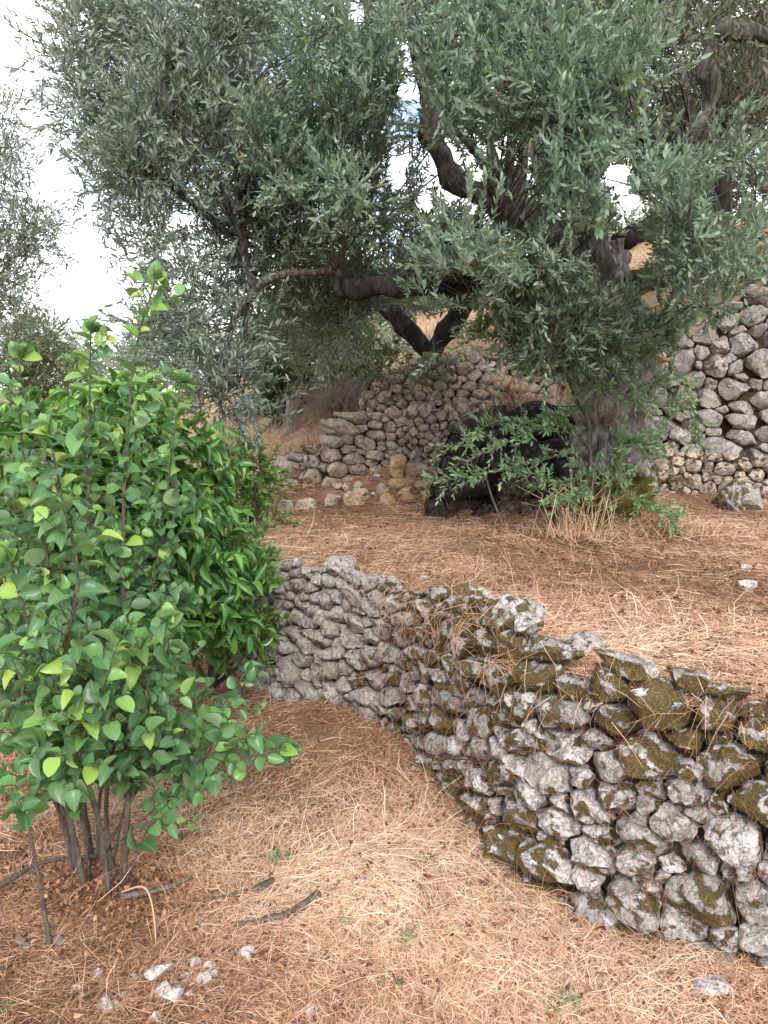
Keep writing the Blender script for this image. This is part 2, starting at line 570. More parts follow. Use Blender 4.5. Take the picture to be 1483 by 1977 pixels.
def bark_material(name, dark, mid, light, mossy=0.0, zs=.25, scale=22):
    t = NT(name)
    tc = t.node('ShaderNodeTexCoord').outputs['Object']
    mp = t.node('ShaderNodeMapping')
    mp.inputs['Scale'].default_value = (1, 1, zs)
    t.l.new(tc, mp.inputs['Vector'])
    n = t.noise(mp.outputs[0], scale, 8, .7, .6)
    col = t.ramp(n, [(.32, dark), (.5, mid), (.68, light)])
    if mossy:
        m = t.noise(tc, 9, 5, .6)
        geo = t.node('ShaderNodeNewGeometry')
        s = t.node('ShaderNodeSeparateXYZ')
        t.l.new(tc, s.inputs[0])
        mm = t.math('SUBTRACT', t.math('ADD', m, mossy), t.math('MULTIPLY', s.outputs['Z'], .9))
        mf = t.mrange(mm, .55, .62)
        col = t.mix(mf, col, t.ramp(t.noise(tc, 150, 3, .7), [(.3, (.03, .03, .008)), (.7, (.14, .12, .035))]))
    return t.end(t.principled(col, .95, t.bump(n, 1.0, .03), .12))
M_BARK = bark_material('olive_bark', (.07, .062, .055), (.25, .225, .205), (.46, .43, .39), .38, .2, 30)
M_BARK_DARK = bark_material('dark_bark', (.012, .011, .011), (.04, .036, .035), (.10, .09, .085), 0)  # darkest bark tone, for limbs, the forked trunk and posts
M_BARK_LIMB = bark_material('limb_bark', (.03, .027, .025), (.10, .09, .083), (.24, .22, .20), 0, .3, 30)
M_CHAR = bark_material('charred_log', (.008, .007, .007), (.045, .038, .035), (.17, .14, .12), 0, 1.0, 26)
M_CHAR_BARK = bark_material('dark_log_bark', (.018, .014, .012), (.085, .068, .056), (.27, .22, .18), 0, 1.0, 24)
M_STEM = bark_material('shrub_stem', (.07, .06, .05), (.16, .135, .11), (.26, .22, .18), 0, .3, 60)
M_TWIG = bark_material('thin_twig', (.06, .05, .04), (.13, .11, .09), (.2, .17, .13), 0, .5, 60)
M_TWIG_GREEN = bark_material('green_twig', (.12, .15, .07), (.22, .27, .13), (.32, .38, .2), 0, .5, 60)
M_BRAMBLE = bark_material('bramble_wood', (.22, .17, .15), (.36, .29, .26), (.50, .42, .38), 0, .5, 30)
M_GREY_WOOD = bark_material('grey_wood', (.14, .13, .125), (.24, .22, .21), (.36, .33, .31), 0, .3, 30)

# ------------------------------------------------------------------ the lie of the land
WALL_BASE = [(3.4, 0.75), (2.3, 1.25), (1.55, 1.62), (1.063, 1.91), (.745, 2.096), (.40, 2.38), (.274, 2.70), (.065, 3.17),
             (-.261, 3.60), (-.62, 3.97), (-.84, 4.35), (-.90, 4.9), (-.95, 5.6), (-1.0, 6.1)]
TERR_POLY = [(7.5, -.6)] + [(x + .07, y + .09) for x, y in WALL_BASE] + [(-.95, 6.9), (7.5, 6.9)]
TERR_FULL = [(7.5, -.8)] + WALL_BASE + [(-1.0, 7.2), (7.5, 7.2)]
nA, nB, nC = SineNoise(3, 1.1), SineNoise(5, 6.0, 3), SineNoise(8, .25, 2)

def h_low(x, y):
    z = .055 * nA(x, y) + .018 * nB(x, y)
    d = dist_line(x, y, WALL_BASE)
    z = z + .10 * np.exp(-(d / .28) ** 2) * smooth(2.5, 3.1, y) * smooth(-.6, -.2, x)
    bx, by = G(170, 1745)[:2]
    z = z + .09 * np.exp(-(((x - bx) / .22) ** 2 + ((y - by) / .16) ** 2))
    far = np.maximum(np.hypot(x, y) - 9, 0)
    return z + 1.1 * (1 - np.exp(-far / 14)) * smooth(-12, 4, y) + .5 * nC(x, y) * smooth(9, 25, np.hypot(x, y))

def h_terr(x, y):
    z = .735 + .03 * (y - 3) * .5 + .035 * nA(x + 9, y) + .012 * nB(x, y + 4)
    z = z + .16 * np.exp(-(((x - 1.42) / .38) ** 2 + ((y - 4.7) / .3) ** 2))
    z = z + .10 * smooth(5.2, 5.9, y)
    z = z + .17 * np.exp(-(((x - .13) / .40) ** 2 + ((y - 5.72) / .18) ** 2))
    dw = dist_line(x, y, WALL_BASE[2:])
    return z - .03 * np.exp(-(dw / .2) ** 2)

def h_hill(x, y):
    xs = np.clip(x, -4, 3.6)
    z = 1.33 + .40 * xs + .2 * (np.minimum(y, 14.0) - 6)
    z = z + .05 * nA(x, y) + .015 * nB(x, y) - .06 * np.maximum(y - 16, 0) * .3
    left = smooth(-.6, -1.2, x)
    z = z * (1 - left) + left * z * smooth(4.6, 6.6, y)
    right_cap = np.maximum(x - 3.6, 0) * .05
    return z + right_cap

def grid(xs, ys, hf, keep=None):
    X, Y = np.meshgrid(xs, ys, indexing='ij')
    Z = hf(X, Y)
    V = np.stack([X, Y, Z], -1).reshape(-1, 3)
    i, j = np.meshgrid(np.arange(len(xs) - 1), np.arange(len(ys) - 1), indexing='ij')
    m = len(ys)
    F = np.stack([i * m + j, (i + 1) * m + j, (i + 1) * m + j + 1, i * m + j + 1], -1).reshape(-1, 4)
    if keep is not None:
        k = keep(X, Y).ravel()
        F = F[k[F].all(1)]
    return V, F

def axis(a, b, step, far, grow=1.25):
    core = list(np.arange(a, b, step))
    lo, hi, s = a, b, step
    L, H = [], []
    while lo > -far or hi < far:
        s *= grow
        lo -= s; hi += s
        L.append(lo); H.append(hi)
    return np.array(L[::-1] + core + H)

V, F = grid(axis(-4, 4, .07, 1500), axis(-.5, 8, .07, 1500), h_low)
link('ground', mesh('ground', V, F, M_SOIL), kind='structure')
V, F = grid(np.arange(-1.1, 7.5, .05), np.arange(-.6, 6.9, .05), h_terr, lambda X, Y: in_poly(X, Y, TERR_POLY))
link('upper_terrace', mesh('upper_terrace', V, F, M_SOIL), kind='structure')

W2 = [(-.95, 6.25), (-.78, 5.85), (-.3, 5.80), (.35, 5.92), (1.2, 6.05), (2.0, 6.1)]
W2B = [(-.22, 6.55), (.3, 6.42), (.9, 6.45), (1.6, 6.5), (2.1, 6.5)]
W3L = [(1.75, 5.9), (2.3, 5.68), (3.1, 5.38), (4.6, 4.8)]
W3 = [(1.80, 6.08), (2.35, 5.84), (3.15, 5.52), (4.6, 4.95)]
HILL_EDGE = [(-9, 4.6), (-1.3, 4.7), (-1.05, 6.2), (-.85, 6.05), (-.3, 5.93), (.35, 6.05), (1.2, 6.14), (1.70, 6.12),
             (1.82, 6.11), (2.35, 5.88), (3.15, 5.56), (4.6, 5.0), (9, 3.4)]
HILL_POLY = HILL_EDGE + [(60, 20), (60, 70), (-60, 70), (-60, 20)]

W3_TOP = ([0, .2, .6, 1.1, 1.6, 3.2], [1.80, 1.90, 2.08, 2.46, 2.75, 3.1])
W2_TOP = ([-.95, -.8, -.55, -.2, -.02, .35, 1.1, 2], [1.02, 1.06, 1.12, 1.30, 1.50, 1.53, 1.50, 1.50])
def h_hill2(x, y):
    z = h_hill1(x, y)
    s3 = np.hypot(x - 1.8, y - 6.08)
    z = np.where(x > 1.7, np.minimum(z, np.interp(s3, *W3_TOP) - .07 + .9 * dist_line(x, y, W3)), z)
    c2 = np.interp(x, *W2_TOP) - .07 + .9 * dist_line(x, y, W2)
    return np.where((x > -1.0) & (x <= 1.7) & (y < 6.6), np.minimum(z, c2), z)
def h_hill1(x, y):                    # step between the two tiers of the back wall
    z = h_hill(x, y)
    lo = z - .42 * (smooth(-.5, .2, x) * smooth(2.2, 1.5, x)) * (1 - smooth(6.62, 6.74, y))
    return lo
V, F = grid(np.r_[-40:-9:2.5, np.arange(-9, 9, .1), 9:45:2.5], np.r_[np.arange(4.4, 9, .08), np.arange(9, 16, .3), 16:60:3], h_hill2,
            lambda X, Y: in_poly(X, Y, HILL_POLY))
link('hillside', mesh('hillside', V, F, M_HILL), kind='structure')

# ------------------------------------------------------------------ dry stone walls
def vnormals(V, F):
    n = np.cross(V[F[:, 1]] - V[F[:, 0]], V[F[:, 2]] - V[F[:, 0]])
    N = np.zeros_like(V)
    for k in range(3):
        np.add.at(N, F[:, k], n)
    return nrm(N)

MOSS_P, MOSS_N = [], []
def mossy(V, F, c, level, rec=False):
    """moss cover per vertex, and the cushion it adds to the stone"""
    N = vnormals(V, F)
    if level <= .02:
        return V, np.full(len(V), -1.0)
    W = V + np.asarray(c)
    a = np.array([mnoise.fractal(Vector(w * 27), .7, 2.1, 4) for w in W])
    m = a * 1.25 + .30 * N[:, 2] + (level * 1.4 - 1.0)
    t = np.clip(m * 4, 0, 1)
    b = np.array([mnoise.noise(Vector(w * 90)) for w in W]) if rec else 0
    V = V + N * (t * (.0045 + .0035 * b))[:, None]
    if rec:
        k = t > .35
        MOSS_P.append((V + c)[k]); MOSS_N.append(N[k])
    return V, m
def ico(sub):
    bm = bmesh.new()
    bmesh.ops.create_icosphere(bm, subdivisions=sub, radius=1)
    V = np.array([v.co[:] for v in bm.verts])
    F = np.array([[v.index for v in f.verts] for f in bm.faces])
    bm.free()
    return V, F
ICO = {k: ico(k) for k in (1, 2, 3, 4)}

def rough_noise(V, off, f, a):
    o = Vector(off)
    return np.array([mnoise.fractal(Vector(v * f) + o, .8, 2.2, 4) for v in V]) * a

def rock(size, sub=3, planes=10, seedoff=None, rough=.07):
    """a broken angular stone, half sizes `size`"""
    D, F = ICO[sub]
    D = D / np.power(np.abs(D) ** 3.0 @ np.ones(3), 1 / 3.0)[:, None]
    V = D * np.asarray(size)
    for _ in range(planes):
        n = nrm(rng.normal(size=3))
        q = V @ n
        lim = q.max() * rng.uniform(.5, .88)
        V = V - n * np.maximum(q - lim, 0)[:, None]
    s = float(np.mean(size))
    n = rough_noise(V / s, rng.uniform(-50, 50, 3), 1.4, s * rough * 2)
    return V + nrm(V) * n[:, None], F

def clip(poly, n, c):
    out = []
    m = len(poly)
    for i in range(m):
        a, b = poly[i], poly[(i + 1) % m]
        da, db = a @ n - c, b @ n - c
        if da <= 0: out.append(a)
        if da * db < 0: out.append(a + (b - a) * (da / (da - db)))
    return out

WARP_A, WARP_B = SineNoise(61, 4.0, 2), SineNoise(62, 4.0, 2)
def wall_cells(L, zb, zt, rfun, ax, tries=9000, warp=.035):
    """seeds with radii -> power diagram cells, in (s, h)"""
    S = []
    g = {}
    top = max(zt(s) for s in np.linspace(0, L, 40))
    bot = min(zb(s) for s in np.linspace(0, L, 40))
    for k in range(tries):
        s, h = rng.uniform(0, L), rng.uniform(bot, top)
        if not (zb(s) - .02 < h < zt(s)): continue
        lo, hi = rfun(s, h)
        fr = k / tries
        r = lo + (hi - lo) * max(0, 1 - fr * 1.5) ** 1.0 * rng.uniform(.5, 1)
        ok = True
        gi, gj = int(s / ax / .2), int(h / .2)
        for a in (-1, 0, 1):
            for b in (-1, 0, 1):
                for q in g.get((gi + a, gj + b), ()):
                    if math.hypot((q[0] - s) / ax, q[1] - h) < (q[2] + r) * .80:
                        ok = False; break
                if not ok: break
            if not ok: break
        if ok:
            S.append((s, h, r)); g.setdefault((gi, gj), []).append((s, h, r))
    S = np.array(S)
    Q = np.stack([S[:, 0] / ax, S[:, 1]], 1)
    cells = []
    for i in range(len(Q)):
        d = np.hypot(*(Q - Q[i]).T)
        nb = [j for j in np.argsort(d)[1:22]]
        r = .45
        poly = [Q[i] + np.array(c) * r for c in ((-1, -1), (1, -1), (1, 1), (-1, 1))]
        for j in nb:
            n = Q[j] - Q[i]
            c = (Q[j] @ Q[j] - Q[i] @ Q[i] - S[j, 2] ** 2 + S[i, 2] ** 2) / 2
            l = np.linalg.norm(n)
            poly = clip(poly, n / l, c / l)
            if len(poly) < 3: break
        if len(poly) < 3: continue
        jt = rng.uniform(-.025, .035)
        poly = clip(poly, np.array([0, 1.0]), zt(S[i, 0]) + jt)
        if len(poly) >= 3: poly = clip(poly, np.array([0, -1.0]), -(zb(S[i, 0]) - .05))
        if len(poly) >= 3: poly = clip(poly, np.array([1.0, 0]), L / ax)
        if len(poly) >= 3: poly = clip(poly, np.array([-1.0, 0]), 0)
        if len(poly) < 3: continue
        poly = np.array(poly) * np.array([ax, 1])
        wx, wy = WARP_A(poly[:, 0], poly[:, 1]), WARP_B(poly[:, 0], poly[:, 1])
        poly = poly + np.stack([wx, wy], 1) * warp
        x, y = poly[:, 0], poly[:, 1]
        area = abs(np.sum(x * np.roll(y, -1) - np.roll(x, -1) * y)) / 2
        if area < 6e-4: continue
        cells.append((poly.mean(0), poly, area))
    return cells

def poly_path(pts):
    p = np.array(pts, float)
    seg = np.linalg.norm(np.diff(p, axis=0), axis=1)
    cum = np.r_[0, np.cumsum(seg)]
    def at(s):
        s = min(max(s, 0), cum[-1] - 1e-6)
        i = int(np.searchsorted(cum, s, 'right') - 1)
        i = min(i, len(seg) - 1)
        q = p[i] + (p[i + 1] - p[i]) * ((s - cum[i]) / seg[i])
        a, b = p[max(i - 0, 0)], p[i + 1]
        # smoothed tangent
        s0, s1 = max(s - .15, 0), min(s + .15, cum[-1])
        def raw(ss):
            k = min(int(np.searchsorted(cum, ss, 'right') - 1), len(seg) - 1)
            return p[k] + (p[k + 1] - p[k]) * ((ss - cum[k]) / seg[k])
        t = raw(s1 - 1e-6) - raw(s0)
        return q, t / np.linalg.norm(t)
    return at, cum[-1]

def cell_stone(poly, cen, sub, depth, tight=1.0):
    D, F = ICO[sub]
    q = poly - cen
    e = np.roll(q, -1, 0) - q
    n = np.stack([e[:, 1], -e[:, 0]], 1)
    n = nrm(n)
    c = np.sum(n * q, 1)
    sg = np.sign(c); n *= sg[:, None]; c = np.abs(c) + 1e-4
    th = np.arctan2(D[:, 1], D[:, 0])
    dr = np.stack([np.cos(th), np.sin(th)], 1)
    inv = np.maximum(dr @ n.T, 1e-3) / c[None]
    Rr = 1 / np.power(np.sum(inv ** 24, 1), 1 / 24)
    rho = np.hypot(D[:, 0], D[:, 1])
    k = 1 / np.power(rho ** 4.5 + np.abs(D[:, 2]) ** 4.5, 1 / 4.5)
    V = np.stack([np.cos(th) * rho * k * Rr, np.sin(th) * rho * k * Rr, D[:, 2] * k * depth], 1)
    V[:, :2] *= rng.uniform(.94, 1.0) * tight
    for _ in range(11):
        nn = nrm(rng.normal(size=3) * np.array([1, 1, .9]) + np.array([0, 0, .35]))
        p = V @ nn
        lim = p.max() * rng.uniform(.72 if nn[2] < .5 else .5, .97)
        V = V - nn * np.maximum(p - lim, 0)[:, None]
    s = math.sqrt(abs(np.sum(poly[:, 0] * np.roll(poly[:, 1], -1) - np.roll(poly[:, 0], -1) * poly[:, 1])) / 2)
    off = rng.uniform(-50, 50, 3)
    nz = rough_noise(V / s, off, 1.7, s * .09) + rough_noise(V / s, off + 31, 9.0, s * .03)
    if sub >= 3:
        r2 = rough_noise(V / s, off + 7, 4.5, 1.0)
        nz = nz - np.abs(r2) * s * .10 + s * .03
    return V + nrm(V) * nz[:, None], F

def build_wall(name, label, path, zb, zt, rfun, ax, batter, side, mat, moss, lichen, sub, group=None,
               tries=9000, maxparts=295, pick=None, core_off=.05, tight=1.0, depth_k=.62, cat='stone wall'):
    at, L = poly_path(path)
    cells = wall_cells(L, zb, zt, rfun, ax, tries)
    root = thing(name, label, cat, (path[len(path) // 2][0], path[len(path) // 2][1], zb(L / 2)), group)
    ro = np.array(root.location)
    items = []
    surf = []
    for cen, poly, area in cells:
        q, t = at(cen[0])
        nrm2 = np.array([t[1], -t[0]]) * side
        zz = zb(cen[0])
        back = batter * (cen[1] - zz)
        pos = np.array([q[0] - nrm2[0] * back, q[1] - nrm2[1] * back, cen[1]])
        T = np.array([t[0], t[1], 0]); N = np.array([nrm2[0], nrm2[1], .08]); N /= np.linalg.norm(N)
        U = np.array([0, 0, 1.0])
        s = math.sqrt(area)
        depth = min(max(depth_k * s, .035), .16)
        d = math.dist(pos, EYE)
        items.append((d, pos, T, U, N, cen, poly, depth, s))
        surf.append((pos, N, s))
    items.sort(key=lambda a: (pick(a) if pick else 0, a[0]))
    rest = []
    for k, (d, pos, T, U, N, cen, poly, depth, s) in enumerate(items):
        sb = sub(d) if callable(sub) else sub
        V, F = cell_stone(poly, cen, sb, depth, tight * (.955 if (2.9 < pos[1] < 4.6 and tight == 1.0) else 1))
        ang = rng.normal(0, .07, 2)
        M = np.stack([T, U, N], 1)
        V = V + np.stack([V[:, 2] * 0, V[:, 2] * 0, V[:, 0] * ang[0] + V[:, 1] * ang[1]], 1)
        Vw = V @ M.T
        c = pos + N * (-depth * .45 + rng.normal(0, .008))
        if k < maxparts:
            Vw, mo = mossy(Vw, F, c, float(np.clip(moss(pos) + rng.normal(0, .13), 0, 1)), sb >= 3 and d < 3.2)
            sm = mesh('stone', Vw, F, mat, mo)
            sm.set_sharp_from_angle(angle=R(30))
            o = link('stone', sm, root, c - ro)
            o['lichen'] = float(np.clip(lichen(pos) + rng.normal(0, .22), 0, 1))
        else:
            Vw, mo = mossy(Vw, F, c, float(np.clip(moss(pos), 0, 1)))
            rest.append((Vw + c, F, mo))
    if rest:
        V, F, T_ = cat_meshes(rest)
        o = link('stone_remainder', mesh('stone_remainder', V - ro, F, mat, T_), root, kind='stuff')
        o['lichen'] = .45
    # earth and rubble behind the face
    Vc, n = [], 0
    for s in np.arange(0, L + .01, .12):
        q, t = at(s)
        nn = np.array([t[1], -t[0]]) * side
        b0, b1 = zb(s) - .15, zt(s) - .11
        for h in (b0, b1):
            k = core_off + batter * max(h - zb(s), 0)
            Vc.append((q[0] - nn[0] * k, q[1] - nn[1] * k, h))
        k2 = core_off + .35
        Vc.append((q[0] - nn[0] * k2, q[1] - nn[1] * k2, b1 - .12))
        n += 1
    Fc = []
    for i in range(n - 1):
        a = i * 3
        Fc += [(a, a + 3, a + 4, a + 1), (a + 1, a + 4, a + 5, a + 2)]
    link('earth_core', mesh('earth_core', np.array(Vc) - ro, np.array(Fc), M_CORE), root)
    return root, surf

FRONT = WALL_BASE[1:]
atF, LF = poly_path(FRONT)
def zt_front(s):
    q, _ = atF(s)
    z = .80 + .03 * math.sin(s * 3.1) + .02 * math.sin(s * 7.7 + 1)
    z -= .10 * math.exp(-((q[0] - .52) / .10) ** 2) * (1 if q[1] < 2.6 else 0)
    z -= .14 * float(smooth(3.55, 4.2, q[1]))
    return z
def zb_front(s):
    q, _ = atF(s)
    return float(h_low(np.array(q[0]), np.array(q[1]))) - .03
def r_front(s, h):
    q, _ = atF(s)
    near = 1 - smooth(1.9, 3.4, q[1])
    lo, hi = .021 + .004 * near, .052 + .022 * near
    if h < .25: hi += .016
    return lo, hi
def moss_front(p):
    m = .60 * smooth(-.35, .25, p[0]) + .10 * float(nB(p[0] * .7, p[2] * 1.1)) + .13 * smooth(-.5, .2, p[0]) + .02
    return float(m)
def lich_front(p):
    return float(.30 + .42 * smooth(-.1, .5, p[0]) + .1 * float(nB(p[0] + 4, p[2])))
front_wall, front_surf = build_wall('dry_stone_wall', 'mossy dry stone retaining wall crossing the foreground from the green shrubs to bottom right',
    FRONT, zb_front, zt_front, r_front, 1.5, .13, -1, M_STONE, moss_front, lich_front,
    lambda d: 4 if d < 2.4 else 3, tries=16000, pick=lambda a: 0 if (a[1][1] < 4.4 and a[1][0] < 1.75) else 1)

zfun = lambda u, v, Y: P(u, v, Y)[2]
def zt_w2(s):
    x = -.95 + s * .93
    return float(np.interp(x, [-.95, -.8, -.55, -.2, -.02, .35, 1.1, 2], [1.02, 1.06, 1.12, 1.30, 1.50, 1.53, 1.50, 1.50]))
def r_w2(s, h):
    x = -.95 + s * .93
    k = smooth(.35, -.2, x)
    return .024 + .012 * k, .040 + .045 * k
build_wall('dry_stone_wall', 'grey and tan dry stone wall left of the log pile, lower tier behind the loose rubble', W2,
    lambda s: .76, zt_w2, r_w2, 1.3, .12, 1, M_STONE_TAN, lambda p: .12 + .3 * (p[0] < -.5), lambda p: .22, 3, tries=9000, tight=.985)
build_wall('dry_stone_wall', 'pale small-stone upper tier of wall above and left of the log pile', W2B,
    lambda s: 1.40, lambda s: float(np.interp(s, [0, .35, .8, 1.4, 2.3], [1.56, 1.78, 1.98, 2.03, 2.0])), lambda s, h: (.022, .05), 1.6, .25, 1,
    M_STONE_TAN, lambda p: .05, lambda p: .35, 3, tries=6000, tight=.985)
build_wall('dry_stone_wall', 'low crumbling mossy stone footing at the foot of the tall wall right of the olive trunk', W3L,
    lambda s: .76, lambda s: 1.16 - .06 * s, lambda s, h: (.026, .07), 1.15, .3, 1, M_STONE_TAN, lambda p: .35, lambda p: .22, 3, tries=6000)
build_wall('dry_stone_wall', 'tall grey dry stone wall of big rough blocks right of the olive trunk', W3,
    lambda s: 1.10, lambda s: float(np.interp(s, *W3_TOP)), lambda s, h: (.034, .105), 1.35, .12, 1,
    M_STONE, lambda p: .10, lambda p: .22, 3, tries=9000, tight=.985)

# ------------------------------------------------------------------ loose stones
def blades(base, n, h, spread, mat, name, label, cat, w=.004, tb=.7, lean=.5, group=None, parent_kind=None):
    b = np.asarray(base)
    O = b + np.c_[rng.normal(0, spread, n), rng.normal(0, spread * .6, n), np.zeros(n)]
    D = nrm(np.c_[rng.normal(0, lean, n), rng.normal(0, lean, n), np.ones(n)])
    L = h * rng.uniform(.35, 1.1, n)
    mid = O + D * (L * .55)[:, None]
    end = O + D * L[:, None] + np.c_[rng.normal(0, .25, (n, 2)) * L[:, None], -rng.uniform(.05, .4, n) * L]
    V, F, T_ = fast_twigs(O - b, mid - b, end - b, np.full(n, w / 2), np.full(n, w / 6), np.clip(rng.normal(tb, .25, n), 0, 1))
    return link(name, mesh(name, V, F, mat, T_), None, tuple(b), label=label, category=cat, group=group)
def loose(name, label, cat, u, v, zf, size, mat, sub=3, group=None, moss=.1, lich=.3, sink=.3, rot=None, at=None, zc=None):
    if at is None:
        p = G(u, v, .74) if zf is h_terr else (G(u, v, 0.0) if zf is h_low else P(u, v, 7.0))
    else:
        p = np.array([at[0], at[1], 0])
    z = float(zf(np.array(p[0]), np.array(p[1])))
    V, F = rock(size, sub)
    a = rng.uniform(0, 6.28) if rot is None else rot
    ca, sa = math.cos(a), math.sin(a)
    V = V @ np.array([[ca, sa, 0], [-sa, ca, 0], [0, 0, 1]])
    cpos = np.array([p[0], p[1], z + size[2] * (1 - sink * 2)])
    if zc is not None: cpos[2] = max(zc, z + size[2] * .25)
    V, mo = mossy(V, F, cpos, moss)
    lm_ = mesh(name, V, F, mat, mo)
    lm_.set_sharp_from_angle(angle=R(28))
    o = link(name, lm_, None, cpos, label=label, category=cat, group=group)
    o['lichen'] = lich
    return o

loose('boulder', 'grey squat boulder capped with green moss on the terrace at right', 'boulder', 1415, 1000, h_terr, (.13, .11, .11), M_STONE, 4, moss=.6, lich=.35, sink=.1)
loose('boulder', 'angular grey block beside the mossy boulder at right', 'boulder', 1452, 1003, h_terr, (.09, .08, .09), M_STONE, 3, moss=.15, lich=.35, sink=.1)
loose('flat_stone', 'flat pale pink stone in the straw at the bottom right corner', 'stone', 1373, 1925, h_low, (.05, .04, .022), M_PEBBLE, 3, moss=0, lich=.5)
loose('flat_stone', 'white flat stone lying in the straw of the terrace near the right edge', 'stone', 1445, 1145, h_terr, (.055, .045, .03), M_PEBBLE, 3, moss=0, lich=.9)
loose('pebble', 'small white pebble on the terrace near the right edge, beyond the flat stone', 'pebble', 1440, 1096, h_terr, (.035, .03, .022), M_PEBBLE, 2, moss=0, lich=.9)
loose('pebble', 'small white pebble on the terrace behind the wall top', 'pebble', 818, 1115, h_terr, (.035, .03, .022), M_PEBBLE, 2, moss=0, lich=.9)
loose('cap_stone', 'upright grey stone with white top standing in the straw gap of the wall top', 'stone', 1036, 1222, h_terr, (.05, .045, .075), M_STONE, 4, moss=.25, lich=.75, sink=0, at=(.56, 2.78))
loose('cap_stone', 'dark flat cap stone lying on the wall top right of the straw gap', 'stone', 1085, 1255, h_terr, (.10, .05, .035), M_STONE, 4, moss=.1, lich=.25, sink=.15, rot=.3, at=(.70, 2.56))
loose('cap_stone', 'large dark cap stone standing proud at the far end of the wall top', 'stone', 645, 1090, h_terr, (.10, .07, .055), M_STONE, 3, moss=.15, lich=.2, sink=0, rot=-.1, at=(-.24, 3.86))
loose('slab', 'pale tilted white slab on top of the low wall left of the upper tier', 'stone', 760, 790, h_hill2, (.12, .06, .09), M_PEBBLE, 3, moss=0, lich=.85, sink=-.1, rot=.4, at=(.12, 6.12))
for (u, v, w, h, mt, lb) in [
    (590, 985, .14, .05, M_STONE_TAN, 'grey-pink rubble stone heap edge, leftmost by the light green bush'),
    (555, 990, .10, .05, M_STONE_TAN, 'small dark rubble stone at the left foot of the wall'),
    (640, 975, .12, .07, M_STONE_TAN, 'pinkish wedge of rubble at the foot of the grey wall'),
    (685, 975, .10, .07, M_STONE_ORANGE, 'orange-faced broken block between the pink wedge and the white slab'),
    (696, 955, .09, .05, M_STONE_TAN, 'whitish tilted slab leaning on the orange-faced block'),
    (690, 938, .06, .04, M_STONE_TAN, 'cream lump just behind the whitish slab'),
    (668, 942, .03, .03, M_STONE_TAN, 'tiny pale stone at the foot of the grey wall'),
    (765, 925, .13, .10, M_STONE_ORANGE, 'big cream block, highest of the rubble left of the logs'),
    (778, 948, .12, .05, M_STONE_ORANGE, 'cream slab under the big cream block'),
    (740, 955, .07, .05, M_STONE_TAN, 'grey rubble stone left of the cream slab'),
    (752, 985, .08, .06, M_STONE_ORANGE, 'ochre block at the front of the rubble'),
    (745, 990, .05, .045, M_STONE_TAN, 'small pale cube at the front of the rubble'),
    (790, 985, .09, .045, M_STONE_ORANGE, 'flat-topped pink block right of the small pale cube'),
    (825, 985, .07, .05, M_STONE_ORANGE, 'tan block touching the lowest left log'),
    (822, 955, .06, .08, M_STONE_ORANGE, 'upright bright ochre stone beside the logs'),
    (795, 930, .07, .06, M_STONE_ORANGE, 'cream shard behind the big cream block'),
    (812, 920, .06, .05, M_STONE_TAN, 'pale shard at the back of the rubble by the logs'),
    (780, 965, .08, .05, M_STONE_ORANGE, 'rusty stone in the middle of the rubble')]:
    p = P(u, v, 5.38 + (990 - v) * .0042)
    loose('rubble_stone', lb, 'stone', u, v, h_terr, (w * .85, w * .65, h * 1.0), mt, 3, 'loose rubble between the back wall and the logs', 0, .25, .05,
          at=(p[0], p[1]), zc=p[2])
for k in range(22):
    x, y = rng.normal(.16, .30), rng.uniform(5.42, 5.74)
    w = rng.uniform(.022, .05)
    loose('rubble_chip', 'small broken stone chip among the rubble left of the logs', 'stone', 0, 0, h_terr, (w * 1.1, w * .9, w * .7),
          M_STONE_ORANGE if k % 2 else M_PEBBLE, 2, 'stone chips among the rubble', 0, .25, .1, at=(x, y))
blades((.30, 5.52, .95), 90, .14, .16, M_STRAW, 'dry_grass_tuft', 'dry orange grass wisps growing through the loose rubble left of the logs', 'grass tuft', .004, .6, 1.0)
pt = P(1000, 790, 6.0)
blades(pt, 160, .26, .08, M_STRAW, 'dry_grass_tuft', 'orange dry plant hanging over the end of the back wall above the logs', 'grass tuft', .005, .45, 1.0)
for u, v, Y, w, h, mt, lb in [(965, 765, 6.35, .11, .075, M_STONE_ORANGE, 'ochre block at the end of the pale upper tier'),
                          (975, 738, 6.35, .13, .06, M_STONE_ORANGE, 'long ochre block resting over another at the wall end'),
                          (1000, 745, 6.3, .09, .07, M_STONE_ORANGE, 'ochre block nearest the trunk on the pale tier'),
                          (940, 785, 6.1, .07, .05, M_STONE_ORANGE, 'small ochre stone under the ochre blocks'),
                          (1270, 690, 5.9, .09, .045, M_STONE_ORANGE, 'ochre slab on the left end of the tall wall'),
                          (1278, 665, 5.95, .05, .05, M_STONE_ORANGE, 'small orange stone on top of the ochre slab')]:
    p = P(u, v, Y)
    V, F = rock((w, .08, h), 3)
    o = link('block', mesh('block', V, F, mt, np.full(len(V), -1.)), None, p, label=lb, category='stone', group='ochre blocks on the walls')
    o['lichen'] = .15
PEB = [(310, 1885, .05), (335, 1935, .045), (315, 1920, .04), (210, 1950, .035), (395, 1900, .035), (405, 1880, .03), (415, 1890, .022), (380, 1865, .03),
       (345, 1900, .02), (360, 1895, .025), (340, 1925, .03), (365, 1925, .022), (478, 1858, .035), (705, 1742, .03), (500, 1762, .025), (185, 1893, .025),
       (150, 1920, .02), (220, 1943, .02), (600, 1960, .03), (485, 1795, .03), (570, 1750, .02), (630, 1790, .02), (390, 1790, .025), (700, 1890, .015),
       (1065, 1890, .015), (255, 1895, .02), (240, 1925, .02), (300, 1965, .025), (430, 1920, .02), (560, 1700, .015), (640, 1600, .015), (900, 1800, .02)]
